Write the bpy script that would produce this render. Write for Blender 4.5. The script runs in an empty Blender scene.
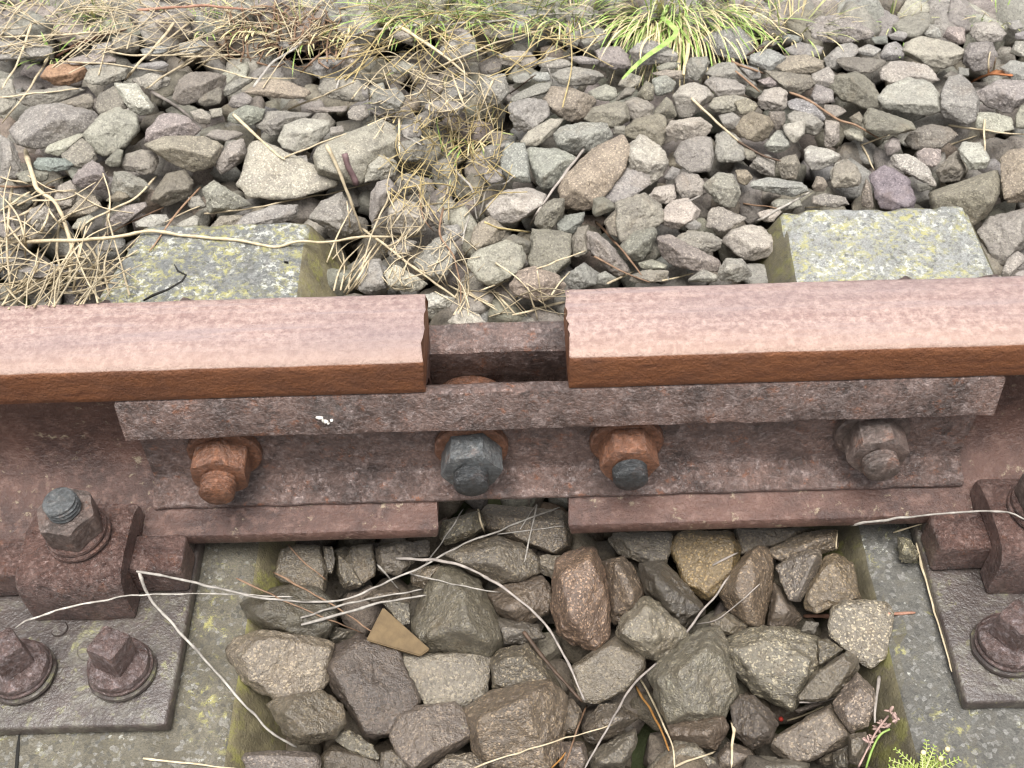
import bpy, bmesh, math, random
import numpy as np
from mathutils import Vector, Matrix
random.seed(7); RNG = np.random.default_rng(11)
scene = bpy.context.scene
COL = scene.collection

# ------------------------------------------------------------------ camera
CP = [0, -.5803, .8075, .8642, -.0112, -.0376, 1141.4]
def _cam():
    cx, cy, cz, pit, yaw, rol, f = CP
    cp, sp = np.cos(pit), np.sin(pit)
    fw = np.array([np.sin(yaw)*cp, np.cos(yaw)*cp, -sp]); r = np.array([np.cos(yaw), -np.sin(yaw), 0]); u = np.cross(r, fw)
    return np.array([cx, cy, cz]), fw, np.cos(rol)*r+np.sin(rol)*u, -np.sin(rol)*r+np.cos(rol)*u, f
CC, FW, CR, CU, CF = _cam()
def ray(px, py):
    d = FW*CF + CR*(px-512) + CU*(384-py)
    return d/np.linalg.norm(d)
def hit(px, py, z):
    d = ray(px, py); return CC + d*((z-CC[2])/d[2])
cd = bpy.data.cameras.new('camera'); cam = bpy.data.objects.new('camera', cd); COL.objects.link(cam)
cam.matrix_world = Matrix(((CR[0], CU[0], -FW[0], CC[0]), (CR[1], CU[1], -FW[1], CC[1]), (CR[2], CU[2], -FW[2], CC[2]), (0, 0, 0, 1)))
cd.sensor_width = 36; cd.lens = 36*CF/1024; cd.clip_start = .01; cd.clip_end = 400
scene.camera = cam
cd.dof.use_dof = True; cd.dof.focus_distance = .86; cd.dof.aperture_fstop = 22.0

# ------------------------------------------------------------------ world and light
w = bpy.data.worlds.new('World'); scene.world = w; w.use_nodes = True
nt = w.node_tree; bg = nt.nodes['Background']
sky = nt.nodes.new('ShaderNodeTexSky'); sky.sky_type = 'NISHITA'; sky.sun_disc = False
SUN_EL, SUN_AZ = 80, 192     # the bright part of the overcast, almost overhead
sky.sun_elevation = math.radians(SUN_EL); sky.sun_rotation = math.radians(SUN_AZ)
sky.air_density = 1.0; sky.dust_density = 4.0; sky.ozone_density = .6
hs = nt.nodes.new('ShaderNodeHueSaturation'); hs.inputs['Saturation'].default_value = .12
nt.links.new(sky.outputs[0], hs.inputs['Color']); nt.links.new(hs.outputs[0], bg.inputs[0]); bg.inputs[1].default_value = .075
sl = bpy.data.lights.new('sun', 'SUN'); sl.energy = 1.5; sl.angle = math.radians(40); sl.color = (1, .975, .935)
so = bpy.data.objects.new('sun', sl); COL.objects.link(so)
so.rotation_euler = (math.radians(-(90-SUN_EL)), 0, math.radians(-SUN_AZ))
scene.view_settings.view_transform = 'Standard'; scene.view_settings.look = 'None'
scene.view_settings.exposure = EXPOSURE = 1.6; scene.view_settings.gamma = 1
scene.render.engine = 'CYCLES'; scene.cycles.use_denoising = True; scene.cycles.filter_width = 1.2

# ------------------------------------------------------------------ helpers
def link(o, parent=None):
    COL.objects.link(o)
    if parent is not None: o.parent = parent
    return o
def wloc(o):
    v = np.zeros(3)
    while o is not None: v += np.array(o.location); o = o.parent
    return v
def tag(o, label=None, cat=None, group=None, kind=None):
    if label: o['label'] = label
    if cat: o['category'] = cat
    if group: o['group'] = group
    if kind: o['kind'] = kind
    return o
def empty(name, loc, parent=None):
    o = bpy.data.objects.new(name, None); o.location = loc; o.empty_display_size = .02
    return link(o, parent)
def mesh(name, V, Fs, m, parent=None, loc=None, smooth=False, sharp=None):
    """V in world coordinates"""
    V = np.asarray(V, float).reshape(-1, 3)
    base = np.zeros(3) if parent is None else wloc(parent)
    l = np.zeros(3) if loc is None else np.asarray(loc, float) - base
    me = bpy.data.meshes.new(name)
    me.from_pydata((V-base-l).tolist(), [], Fs if isinstance(Fs, list) else Fs.tolist()); 
    me.materials.append(m)
    bm = bmesh.new(); bm.from_mesh(me); bmesh.ops.recalc_face_normals(bm, faces=bm.faces); bm.to_mesh(me); bm.free()
    if smooth: me.polygons.foreach_set('use_smooth', [True]*len(me.polygons))
    if sharp is not None: me.set_sharp_from_angle(angle=math.radians(sharp))
    o = bpy.data.objects.new(name, me); o.location = l
    return link(o, parent)
class Geo:
    def __init__(s): s.V = []; s.F = []
    def add(s, V, F):
        n = len(s.V); s.V += [tuple(map(float, v)) for v in V]; s.F += [tuple(i+n for i in f) for f in F]; return s
    def rings(s, R, cap0=True, cap1=True, closed=True):
        """R: list of rings (k,3)"""
        k = len(R[0]); V = [p for r in R for p in r]; F = []
        for i in range(len(R)-1):
            for j in range(k if closed else k-1):
                a, b = i*k+j, i*k+(j+1) % k
                F.append((a, b, b+k, a+k))
        if cap0: F.append(tuple(range(k))[::-1])
        if cap1: F.append(tuple(range((len(R)-1)*k, len(R)*k)))
        return s.add(V, F)
def vnoise(P, seed=0):
    P = np.asarray(P, float); i = np.floor(P).astype(np.int64); f = P-i; f = f*f*(3-2*f)
    def h(a, b, c):
        n = (a*374761393 + b*668265263 + c*2147483647 + seed*974634777) & 0xffffffff
        n = ((n ^ (n >> 13))*1274126177) & 0xffffffff
        n = ((n ^ (n >> 16))*2246822519) & 0xffffffff
        return ((n ^ (n >> 15)) & 0xffff)/32767.5-1
    x, y, z = i[:, 0], i[:, 1], i[:, 2]; r = 0
    for dx in (0, 1):
        for dy in (0, 1):
            for dz in (0, 1):
                wt = (f[:, 0] if dx else 1-f[:, 0])*(f[:, 1] if dy else 1-f[:, 1])*(f[:, 2] if dz else 1-f[:, 2])
                r = r + wt*h(x+dx, y+dy, z+dz)
    return r
def fbm(P, oct=3, seed=0):
    r, a = 0, 1.
    for k in range(oct): r = r + a*vnoise(np.asarray(P)*2**k, seed+k*17); a *= .5
    return r

# ------------------------------------------------------------------ materials
class N:
    def __init__(s, name):
        s.m = bpy.data.materials.new(name); s.m.use_nodes = True; s.t = s.m.node_tree
        s.b = s.t.nodes['Principled BSDF']; s.co = s.t.nodes.new('ShaderNodeTexCoord').outputs['Object']
    def n(s, t, **k):
        x = s.t.nodes.new('ShaderNode'+t)
        for a, v in k.items(): setattr(x, a, v)
        return x
    def l(s, a, b): s.t.links.new(a, b)
    def put(s, sock, v):
        if hasattr(v, 'is_output') or hasattr(v, 'links'): s.l(v, sock)
        else: sock.default_value = v
    def noise(s, scale, detail=4, rough=.6, vec=None, dist=0, col=False):
        x = s.n('TexNoise'); x.inputs['Scale'].default_value = scale; x.inputs['Detail'].default_value = detail
        x.inputs['Roughness'].default_value = rough; x.inputs['Distortion'].default_value = dist
        s.l(vec or s.co, x.inputs['Vector']); return x.outputs['Color' if col else 'Fac']
    def vor(s, scale, vec=None, out='Color'):
        x = s.n('TexVoronoi'); x.inputs['Scale'].default_value = scale; s.l(vec or s.co, x.inputs['Vector']); return x.outputs[out]
    def ramp(s, v, a, b, lo=0., hi=1.):
        x = s.n('MapRange'); x.clamp = True
        s.put(x.inputs[0], v); x.inputs[1].default_value = a; x.inputs[2].default_value = b; x.inputs[3].default_value = lo; x.inputs[4].default_value = hi
        return x.outputs[0]
    def mix(s, f, a, b, mode='MIX'):
        x = s.n('Mix', data_type='RGBA', blend_type=mode)
        s.put(x.inputs[0], f)
        for q, v in ((6, a), (7, b)):
            if isinstance(v, (tuple, list)): v = tuple(v)+((1,) if len(v) == 3 else ())
            s.put(x.inputs[q], v)
        return x.outputs[2]
    def math(s, op, a, b=0.):
        x = s.n('Math', operation=op); s.put(x.inputs[0], a); s.put(x.inputs[1], b); return x.outputs[0]
    def out(s, col, rough=.7, bump=None, bstr=.5, bdist=.001, spec=.5, coat=0.):
        if isinstance(col, tuple): col = col+(1,) if len(col) == 3 else col
        s.put(s.b.inputs['Base Color'], col); s.put(s.b.inputs['Roughness'], rough)
        s.b.inputs['Specular IOR Level'].default_value = spec
        if bump is not None:
            x = s.n('Bump'); x.inputs['Strength'].default_value = bstr; x.inputs['Distance'].default_value = bdist
            s.l(bump, x.inputs['Height']); s.l(x.outputs[0], s.b.inputs['Normal'])
            if coat:
                s.b.inputs['Coat Weight'].default_value = coat; s.b.inputs['Coat Roughness'].default_value = .14; s.l(x.outputs[0], s.b.inputs['Coat Normal'])
        return s.m
    def xyz(s, v=None):
        x = s.n('SeparateXYZ'); s.l(v or s.co, x.inputs[0]); return x.outputs

def stone_material(name, wet):
    s = N(name); oi = s.n('ObjectInfo')
    va = s.n('VectorMath', operation='MULTIPLY_ADD'); 
    cmb = s.n('CombineXYZ')
    for q, k in enumerate((37.1, 91.7, 53.3)): s.l(s.math('MULTIPLY', oi.outputs['Random'], k), cmb.inputs[q])
    ad = s.n('VectorMath', operation='ADD'); s.l(s.co, ad.inputs[0]); s.l(cmb.outputs[0], ad.inputs[1]); v = ad.outputs[0]
    base = oi.outputs['Color']
    big = s.noise(38, 4, .6, v)
    c = s.mix(s.ramp(big, .3, .75), s.mix(1, base, (.74, .72, .72), 'MULTIPLY'), s.mix(1, base, (1.22, 1.2, 1.15), 'MULTIPLY'))
    c = s.mix(s.ramp(s.noise(130, 5, .75, v, .5), .36, .62, .42 if wet else .62, 0), c, s.mix(1, base, (.45, .43, .42), 'MULTIPLY'))
    # iron staining in patches
    st = s.noise(26, 5, .65, v, .6)
    c = s.mix(s.ramp(st, .56, .74, 0, .55), c, s.mix(.5, base, (.19, .115, .05)))
    vary = s.ramp(s.math('FRACT', s.math('MULTIPLY', oi.outputs['Random'], 7.31)), 0, 1, .2, 1.)
    # crystals of the rock: light feldspar and dark mica grains
    g = s.xyz(s.vor(700, v)); gr = g[0]
    c = s.mix(s.math('MULTIPLY', vary, s.ramp(gr, .70, .97, 0, 1. if wet else .55)), c, s.mix(1, base, (2.6, 2.5, 2.25) if wet else (2.0, 1.95, 1.85), 'MULTIPLY'))  # brighter on damp stone: wet glints painted into the grain colour
    c = s.mix(s.ramp(g[1], .72, .98, 0, .6), c, s.mix(1, base, (.35, .34, .36), 'MULTIPLY'))
    fine = s.noise(900, 2, .6, v)
    c = s.mix(s.ramp(fine, .35, .7, .18, 0), c, (.03, .025, .02))
    # cream lichen crust, sparse
    li = s.noise(60, 3, .7, v)
    c = s.mix(s.ramp(li, .68, .76, 0, .35), c, (.42, .41, .33))
    h = s.math('ADD', s.math('MULTIPLY', s.noise(160, 4, .65, v), .9), s.math('MULTIPLY', fine, .35))
    r = s.ramp(s.noise(30, 3, .6, v), .3, .7, .2 if wet else .5, .5 if wet else .85)
    return s.out(c, r, h, 1., .0034 if wet else .0028, .6 if wet else .35, .5 if wet else .08)
M_STONE = stone_material('ballast_stone_dry', False); M_STONEW = stone_material('ballast_stone_damp', True)

def rust_metal(name, cols, rough=(.4, .75), scale=1., flake=.5, bstr=.7, wet=.45):
    """cols: dark, mid, light patches"""
    s = N(name); d, m_, l_ = cols
    n1 = s.noise(26*scale, 6, .65); n2 = s.noise(110*scale, 4, .7, None, .4)
    c = s.mix(s.ramp(n1, .36, .62), d, m_); c = s.mix(s.ramp(n2, .5, .72, 0, .8), c, l_)
    n3 = s.noise(420, 3, .7)
    c = s.mix(s.ramp(n3, .42, .7, 0, .5), c, tuple(x*.55 for x in d))
    n4 = s.noise(75, 5, .75)
    c = s.mix(s.ramp(n4, .58, .68, 0, flake), c, (.30, .115, .052))
    c = s.mix(s.ramp(s.noise(34, 6, .75, None, .8), .58, .66, 0, .7), c, tuple(x*.45 for x in d))
    pit = s.ramp(s.noise(260, 5, .75, None, .5), .38, .62)
    c = s.mix(s.math('SUBTRACT', 1., pit), c, s.mix(1, c, (.5, .47, .46), 'MULTIPLY'))
    h = s.math('ADD', s.math('MULTIPLY', n2, .8), s.math('ADD', s.math('MULTIPLY', n3, .5), s.math('MULTIPLY', pit, .45)))
    return s.out(c, s.ramp(s.noise(60, 4), .3, .7, *rough), h, bstr, .0024, .6, wet)
M_PLATE = rust_metal('fishplate_steel', ((.085, .056, .048), (.270, .175, .145), (.44, .35, .325)), (.2, .45), 1, .7, .75, .6)  # paler than rusted steel: wet sheen put into the base colours
M_PLATETOP = M_PLATE
M_CLIP = rust_metal('clip_steel', ((.085, .046, .038), (.195, .108, .086), (.34, .235, .205)), (.2, .48), 1, .4, .9)
M_NUTO = rust_metal('orange_rust_nut', ((.16, .064, .030), (.29, .120, .058), (.36, .20, .14)), (.4, .7), 1.5, .5)
M_NUTB = rust_metal('blue_grey_nut', ((.075, .082, .086), (.155, .165, .168), (.27, .265, .25)), (.35, .65), 1.5, .25)
M_NUTD = rust_metal('dark_brown_nut', ((.09, .068, .058), (.22, .155, .13), (.34, .275, .245)), (.3, .6), 1.5, .5)
M_END = rust_metal('dark_bolt_end', ((.030, .034, .037), (.055, .060, .063), (.09, .09, .088)), (.35, .6), 2, .1)
M_SCREW = rust_metal('screw_steel', ((.085, .050, .042), (.18, .12, .108), (.36, .31, .315)), (.25, .5), 1.5, .3)

def rail_material():
    s = N('rail_steel'); x = s.xyz()
    g = s.n('NewGeometry'); nz = s.xyz(g.outputs['Normal'])[2]
    z = x[2]
    n1 = s.noise(22, 5, .65); 
    mp = s.n('Mapping'); mp.inputs['Scale'].default_value = (.22, 1, 1); s.l(s.co, mp.inputs['Vector'])
    n2 = s.noise(190, 4, .7, mp.outputs[0]); n3 = s.noise(420, 3, .7)
    # foot and web: purple brown, damp
    c = s.mix(s.ramp(n1, .35, .65), (.045, .021, .016), (.122, .060, .044))
    c = s.mix(s.ramp(s.noise(120, 4, .7), .5, .72, 0, .7), c, (.22, .13, .102))
    c = s.mix(s.ramp(s.noise(85, 6, .75), .60, .66, 0, .6), c, (.40, .33, .22))
    # side of the head: orange brown, streaked lengthways
    hd = s.mix(s.ramp(n2, .3, .7), (.135, .048, .021), (.27, .105, .043))
    hd = s.mix(s.ramp(n1, .45, .7, 0, .5), hd, (.10, .045, .028))
    zin = s.ramp(z, -.041, -.039)
    c = s.mix(zin, c, hd)
    # running surface: pale pink film of fresh rust worn by weather, more orange towards the near edge
    n4 = s.noise(230, 5, .7); n5 = s.noise(170, 5, .62, None, .3)
    ms = s.n('Mapping'); ms.inputs['Scale'].default_value = (.035, 1, 1); s.l(s.co, ms.inputs['Vector']); n6 = s.noise(120, 4, .65, ms.outputs[0])
    tp = s.mix(s.ramp(s.math('ADD', s.math('MULTIPLY', n5, .6), s.math('MULTIPLY', n6, .4)), .41, .57), (.27, .172, .152), (.46, .33, .285))
    tp = s.mix(s.ramp(n3, .45, .66, 0, .5), tp, (.205, .135, .128))
    tp = s.mix(s.ramp(s.noise(14, 3, .6, mp.outputs[0]), .45, .7, 0, .55), tp, (.215, .165, .168))
    tp = s.mix(s.ramp(n6, .52, .66, 0, .6), tp, (.26, .195, .195))
    tp = s.mix(s.math('MULTIPLY', s.ramp(s.math('ADD', x[1], s.math('MULTIPLY', n2, .012)), -.004, -.030), .5), tp, (.44, .295, .22))
    c = s.mix(s.math('MULTIPLY', s.ramp(nz, .45, .62), s.ramp(z, -.020, -.015)), c, tp)
    h = s.math('ADD', s.math('MULTIPLY', n4, 1.2), s.math('MULTIPLY', n3, .5))
    rg = s.ramp(s.noise(70, 4), .3, .7, .34, .66)
    s.m_ = s.out(c, rg, h, .9, .0020, .55, .4); s.l(s.math('MULTIPLY', s.ramp(z, -.036, -.040), .45), s.b.inputs['Coat Weight']); return s.m_
M_RAIL = rail_material()

def concrete(name, front, back, dk=1.):
    s = N(name); y_ = s.ramp(s.math('ADD', s.xyz()[1], s.math('MULTIPLY', s.noise(14, 3), .1)), .22, .36)
    def tone(p): return s.mix(s.ramp(s.noise(24, 6, .7), .32, .68), p[0], p[1])
    c = s.mix(y_, tone(front), tone(back))
    c = s.mix(s.ramp(s.noise(95, 5, .75), .48, .68, 0, .55), c, (.115, .098, .070))
    gr = s.xyz(s.vor(330)); c = s.mix(s.ramp(gr[0], .8, .98, 0, .5), c, (.36, .35, .33)); c = s.mix(s.ramp(gr[1], .75, .98, 0, .55), c, (.05, .05, .047))
    c = s.mix(s.ramp(s.noise(620, 3, .7), .4, .66, .5, 0), c, (.05, .048, .042))
    # lichens: yellow and white rosettes, densest on the weathered far end
    yw = s.noise(120, 6, .75, None, .5); y2 = s.noise(26, 4, .65)
    bias = s.math('ADD', s.math('MULTIPLY', y_, .06), .018)
    c = s.mix(s.math('MULTIPLY', s.ramp(s.math('ADD', yw, bias), .56, .66), s.ramp(s.math('ADD', y2, bias), .48, .62, 0, .72)), c, (.38, .355, .12))
    wv = s.noise(150, 5, .75, None, .3); w2 = s.noise(30, 4, .65, None, .2)
    c = s.mix(s.math('MULTIPLY', s.ramp(s.math('ADD', wv, bias), .60, .67), s.ramp(s.math('ADD', w2, bias), .50, .64, 0, .75)), c, (.54, .54, .49))
    g = s.n('NewGeometry'); nz = s.xyz(g.outputs['True Normal'])[2]
    side = s.mix(s.ramp(s.noise(40, 5, .7), .4, .65), (.11, .092, .055), (.205, .175, .095))
    side = s.mix(s.math('MULTIPLY', s.ramp(s.noise(34, 5, .7), .52, .62), .7), side, (.23, .22, .055))
    c = s.mix(s.ramp(nz, .92, .78, 0, .9), c, s.mix(1, side, (dk, dk, dk), 'MULTIPLY'))
    h = s.math('ADD', s.math('MULTIPLY', s.noise(130, 6, .7), .9), s.math('MULTIPLY', s.noise(600, 2), .5))
    return s.out(c, s.ramp(s.noise(40, 3), .3, .7, .5, .85), h, .9, .002, .4)
M_CONC = concrete('mossy_concrete', ((.100, .086, .058), (.205, .183, .138)), ((.15, .155, .15), (.235, .24, .235))); M_CONCR = concrete('lichen_concrete', ((.085, .080, .070), (.175, .168, .150)), ((.26, .265, .255), (.40, .405, .39)), .62)

def baseplate_material():
    s = N('baseplate_steel')
    c = s.mix(s.ramp(s.noise(30, 5, .65), .35, .65), (.042, .031, .027), (.092, .070, .060))
    c = s.mix(s.ramp(s.noise(55, 5, .7, None, .4), .48, .62, 0, .7), c, (.165, .152, .118))
    c = s.mix(s.ramp(s.noise(60, 6, .75, None, .4), .57, .66, 0, .75), c, (.26, .25, .11))
    c = s.mix(s.ramp(s.noise(360, 3, .7), .4, .66, .5, 0), c, (.035, .027, .025))
    h = s.math('ADD', s.math('MULTIPLY', s.noise(130, 4, .7), .8), s.math('MULTIPLY', s.noise(420, 3), .4))
    return s.out(c, s.ramp(s.noise(50, 4), .3, .7, .3, .7), h, .9, .0018, .5, .35)
M_BASE = baseplate_material()

def plant(name, a, b, rough=.6, trans=0.):
    s = N(name); oi = s.n('ObjectInfo')
    mp = s.n('Mapping'); mp.inputs['Scale'].default_value = (1, 1, 1); s.l(s.co, mp.inputs['Vector'])
    c = s.mix(s.ramp(s.noise(120, 3, .6), .3, .7), a, b)
    c = s.mix(1, c, s.mix(oi.outputs['Random'], (.82, .8, .78), (1.12, 1.1, 1.06)), 'MULTIPLY')
    s.b.inputs['Subsurface Weight'].default_value = 0
    return s.out(c, rough, s.noise(700, 3), .4, .0006, .3)
M_TW = {'w': plant('bleached_wood', (.19, .175, .16), (.52, .49, .45)), 't': plant('dry_straw', (.40, .33, .22), (.66, .57, .41)),
        'b': plant('brown_stem', (.17, .10, .06), (.33, .22, .15)), 's': plant('grey_stem', (.19, .17, .16), (.40, .36, .33)),
        'd': plant('dark_root', (.05, .035, .025), (.13, .085, .06)), 'o': plant('orange_stalk', (.26, .12, .03), (.46, .25, .09)),
        'r': plant('reddish_stem', (.22, .11, .075), (.38, .22, .16)), 'y': plant('yellow_stem', (.44, .34, .15), (.64, .53, .29)),
        'p': plant('purple_bark', (.13, .08, .085), (.24, .16, .165))}
M_GREEN = plant('green_grass', (.20, .34, .06), (.42, .56, .19), .45)
M_DRYG = plant('dry_grass', (.55, .45, .25), (.76, .67, .43))
M_MIDG = plant('mixed_grass', (.30, .34, .14), (.52, .52, .27))
M_PINK = plant('withered_flower', (.36, .24, .22), (.52, .38, .33))
M_LEAF = plant('orange_leaf', (.42, .15, .06), (.56, .26, .12))
M_WOOD = plant('split_wood', (.085, .054, .022), (.14, .094, .042))
M_WHITE = plant('white_matter', (.62, .60, .55), (.8, .78, .74))
def soil():
    s = N('soil')
    c = s.mix(s.ramp(s.noise(9, 6, .65), .35, .65), (.035, .027, .018), (.085, .066, .042))
    c = s.mix(s.ramp(s.noise(1.2, 4, .6), .5, .62), c, (.06, .075, .028))
    return s.out(c, .95, s.noise(60, 5, .7), .8, .01)
M_SOIL = soil()

# ------------------------------------------------------------------ setting: ground
def ground():
    xs = np.array([-60, -20, -6, -2.5] + list(np.linspace(-1.4, 1.4, 57)) + [2.5, 6, 20, 60.])
    ys = np.array([-60, -20, -6, -2.5, -1.2] + list(np.linspace(-.8, 1.7, 51)) + [2.5, 6, 20, 60., 120])
    X, Y = np.meshgrid(xs, ys); Z = -.095 + .012*fbm(np.stack([X.ravel()*5, Y.ravel()*5, 0*X.ravel()], 1), 3).reshape(X.shape)
    V = np.stack([X.ravel(), Y.ravel(), Z.ravel()], 1); nx = len(xs); F = []
    for j in range(len(ys)-1):
        for i in range(nx-1): F.append((j*nx+i, j*nx+i+1, (j+1)*nx+i+1, (j+1)*nx+i))
    return tag(mesh('ground', V, F, M_SOIL, smooth=True), kind='structure')
ground()

# ------------------------------------------------------------------ sleepers
def sleeper(label, plan, lowoff, m, notch=None, seed=0):
    """plan: left edge points and right edge points from near to far [(xl,xr,y)]"""
    cx = np.mean([(a+b)/2 for a, b, _ in plan])
    root = empty('concrete_sleeper', (cx, -.1, -.16)); tag(root, label, 'sleeper', 'concrete sleepers under the rail')
    rows = []; ys = [p[2] for p in plan]
    yy = np.concatenate([np.linspace(ys[0], ys[-1]-.02, 90), ys[-1]-.02+np.array([.006, .011, .016, .020])])
    for y in yy:
        xl = np.interp(y, ys, [p[0] for p in plan]); xr = np.interp(y, ys, [p[1] for p in plan])
        e = max(0, y-(ys[-1]-.014))/.014; zt = -.004*e - .009*e**3
        rl, rr = lowoff
        pts = [(xl-rl*1.6, -.16), (xl-rl, -.09), (xl-rl*.35, -.028), (xl-.004, -.007), (xl, -.0022), (xl+.006, 0)]
        top = [(xl+.006+(xr-xl-.012)*t, 0) for t in np.linspace(0, 1, 22)[1:-1]]
        pts += top + [(xr-.006, 0), (xr, -.0022), (xr+.004, -.007), (xr+rr*.35, -.028), (xr+rr, -.09), (xr+rr*1.6, -.16)]
        r = np.array([(px, y, pz+(zt if pz > -.05 else 0)) for px, pz in pts]); rows.append(r)
    R = np.array(rows); P = R.reshape(-1, 3)
    d = fbm(P*60, 3, seed)*.0011 + vnoise(P*18, seed+5)*.0014
    edge = np.exp(-((R[:, :, 0]-R[:, 5:6, 0])/.012)**2)+np.exp(-((R[:, :, 0]-R[:, -6:-5, 0])/.012)**2)
    far = np.exp(-((R[:, :, 1]-ys[-1])/.02)**2)
    chip = np.minimum(vnoise(P*70, seed+9).reshape(R.shape[:2]), 0)*.006*np.clip(edge+far, 0, 1)
    R[:, :, 2] += d.reshape(R.shape[:2]) + chip
    if notch:
        for (nx, ny, rx, ry, dep) in notch:
            q = np.clip(1-(((R[:, :, 0]-nx)/rx)**2+((R[:, :, 1]-ny)/ry)**2), 0, 1); R[:, :, 2] -= dep*np.sqrt(q)*(R[:, :, 2] > -.06)
    g = Geo(); g.rings([r for r in R], closed=True)
    mesh('sleeper_body', g.V, g.F, m, root, smooth=True, sharp=55)
    return root
SL = sleeper('mossy grey concrete sleeper under the left rail with brown algae on its side', [(-.475, -.2248, -.75), (-.465, -.2248, -.3), (-.45, -.2225, 0), (-.425, -.2225, .23), (-.395, -.2240, .356)], (.03, .050), M_CONC, seed=3)
SR = sleeper('pale grey concrete sleeper under the right rail with yellow lichen on its far end', [(.279, .53, -.75), (.279, .52, -.3), (.279, .49, 0), (.2795, .477, .23), (.286, .474, .348)], (.044, .03), M_CONCR, notch=[(.392, .352, .018, .014, .006)], seed=8)
# hairline cracks: thin near-black wedges set into the left sleeper's top
def crack(pts, sl):
    g = Geo(); P = [hit(x, y, .0016) for x, y in pts]; n = []
    for i, p in enumerate(P):
        a = P[max(0, i-1)]; b = P[min(len(P)-1, i+1)]; t = (b-a)/np.linalg.norm(b-a); s = np.cross(t, (0, 0, 1))*(.0011 if 0 < i < len(P)-1 else .0003)
        n.append([p-s, p+s, p+s*.6-np.array([0, 0, .004]), p-s*.6-np.array([0, 0, .004])])
    g.rings(n); mesh('crack', g.V, g.F, M_CRACK, sl)
M_CRACK = N('crack_dark').out((.012, .011, .009), .95)
crack([(174, 264), (178, 271), (186, 275), (182, 281), (168, 289), (152, 295), (143, 300)], SL)
crack([(20, 729), (18, 745), (16, 768), (14, 790)], SL)
crack([(284, 261), (288, 261.5)], SL)

# ------------------------------------------------------------------ rails
ZS = .028; H = .172; T = ZS+H
def densify(P, step=.004):
    out = []
    for i, a in enumerate(P):
        b = P[(i+1) % len(P)]; n = max(1, int(math.dist(a, b)/step))
        if min(a[1], b[1]) < .12: n = 1
        out += [(a[0]+(b[0]-a[0])*k/n, a[1]+(b[1]-a[1])*k/n) for k in range(n)]
    return out
def rail_profile():
    right = [(0, 0), (.075, 0), (.0755, .0015), (.0755, .0095), (.0745, .0112), (.060, .0146), (.045, .0184), (.033, .0232), (.024, .0295), (.0165, .038), (.0115, .050), (.009, .066), (.00825, .086),
             (.00875, .106), (.0105, .118), (.014, .1255), (.018, .1292), (.0345, .1336), (.0352, .1346), (.0358, .150), (.0357, .163), (.0352, .1660), (.0337, .1684), (.0305, .1697), (.024, .1707), (.014, .1716), (.005, .172)]
    return right + [(-y, z) for y, z in right[::-1] if y > 0]
PROF = densify(rail_profile())
def rail(label, xe, sgn, seed):
    root = empty('rail', (xe+sgn*.5, 0, T)); tag(root, label, 'rail', 'rails meeting at the joint')
    xs = np.concatenate([[0, .0012, .0035, .008, .014], np.arange(.022, .5, .012), [.7, 1, 2, 4, 8]])
    P0 = np.array(PROF); g = Geo(); R = []
    for k, d in enumerate(xs):
        p = np.stack([np.full(len(P0), xe+sgn*d), P0[:, 0], P0[:, 1]+ZS], 1)
        if k < 5:
            rag = vnoise(np.stack([p[:, 1]*420, p[:, 2]*420, np.full(len(p), 3.)], 1), seed)*.0014+vnoise(np.stack([p[:, 1]*120, p[:, 2]*120, np.full(len(p), 9.)], 1), seed+4)*.0008
            p[:, 0] += sgn*rag*(1-k/5)
            if k == 0: p[:, 1:] = (p[:, 1:]-[0, .12])*[.982, .99]+[0, .12]
        if d < .5: p[:, 1:] += (vnoise(p*np.array([55, 90, 90]), seed+7)*.00035)[:, None]
        R.append(p)
    g.rings(R)
    mesh('rail_body', g.V, g.F, M_RAIL, root, smooth=True, sharp=38)
    return root
XL, XR = -.0698, .0362
rail('rust brown rail left of the gap, its ragged end facing right', XL, -1, 5)
rail('rust brown rail right of the gap, its ragged end facing left', XR, 1, 12)

# ------------------------------------------------------------------ fishplates with bolts
def nut(center, axis, up, AF, h, rot):
    """hexagonal nut with chamfered corners; returns Geo"""
    a = np.array(axis, float); u = np.array(up, float); u -= a*(u@a); u /= np.linalg.norm(u); v = np.cross(a, u); c = np.array(center, float)
    th = np.linspace(0, 2*np.pi, 60, endpoint=False); ph = (th-rot+np.pi/6) % (np.pi/3)-np.pi/6
    rh = AF/2/np.cos(ph); g = Geo(); R = []
    def ring(r, z): return c+np.outer(r*np.cos(th), u)+np.outer(r*np.sin(th), v)+np.outer(np.broadcast_to(z, th.shape), a)
    cz = (rh-AF/2)*.62
    R = [ring(np.full(60, AF*.3), 0), ring(rh*.985, 0), ring(rh, .0012), ring(rh, h-cz-.001), ring(rh*.994, h-cz), ring(np.minimum(rh, AF/2*.985), h), ring(np.full(60, AF*.33), h+.0004)]
    g.rings(R); return g
def washer(center, axis, ro, ri, h, seed=0, wob=.0):
    a = np.array(axis, float); u = np.cross(a, (0.3, .9, .4)); u /= np.linalg.norm(u); v = np.cross(a, u); c = np.array(center, float)
    th = np.linspace(0, 2*np.pi, 56, endpoint=False)
    def ring(r, z): return c+np.outer(r*np.cos(th), u)+np.outer(r*np.sin(th), v)+np.outer(z+wob*th/6.28, a)
    b = min(.0016, h*.3); prof = [(ri, 0), (ro-b, 0), (ro, b), (ro, h-b), (ro-b, h), (ri, h)]
    R = [ring(np.full(56, r), z) for r, z in prof]; R.append(R[0]); g = Geo(); g.rings(R, False, False); return g
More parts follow.
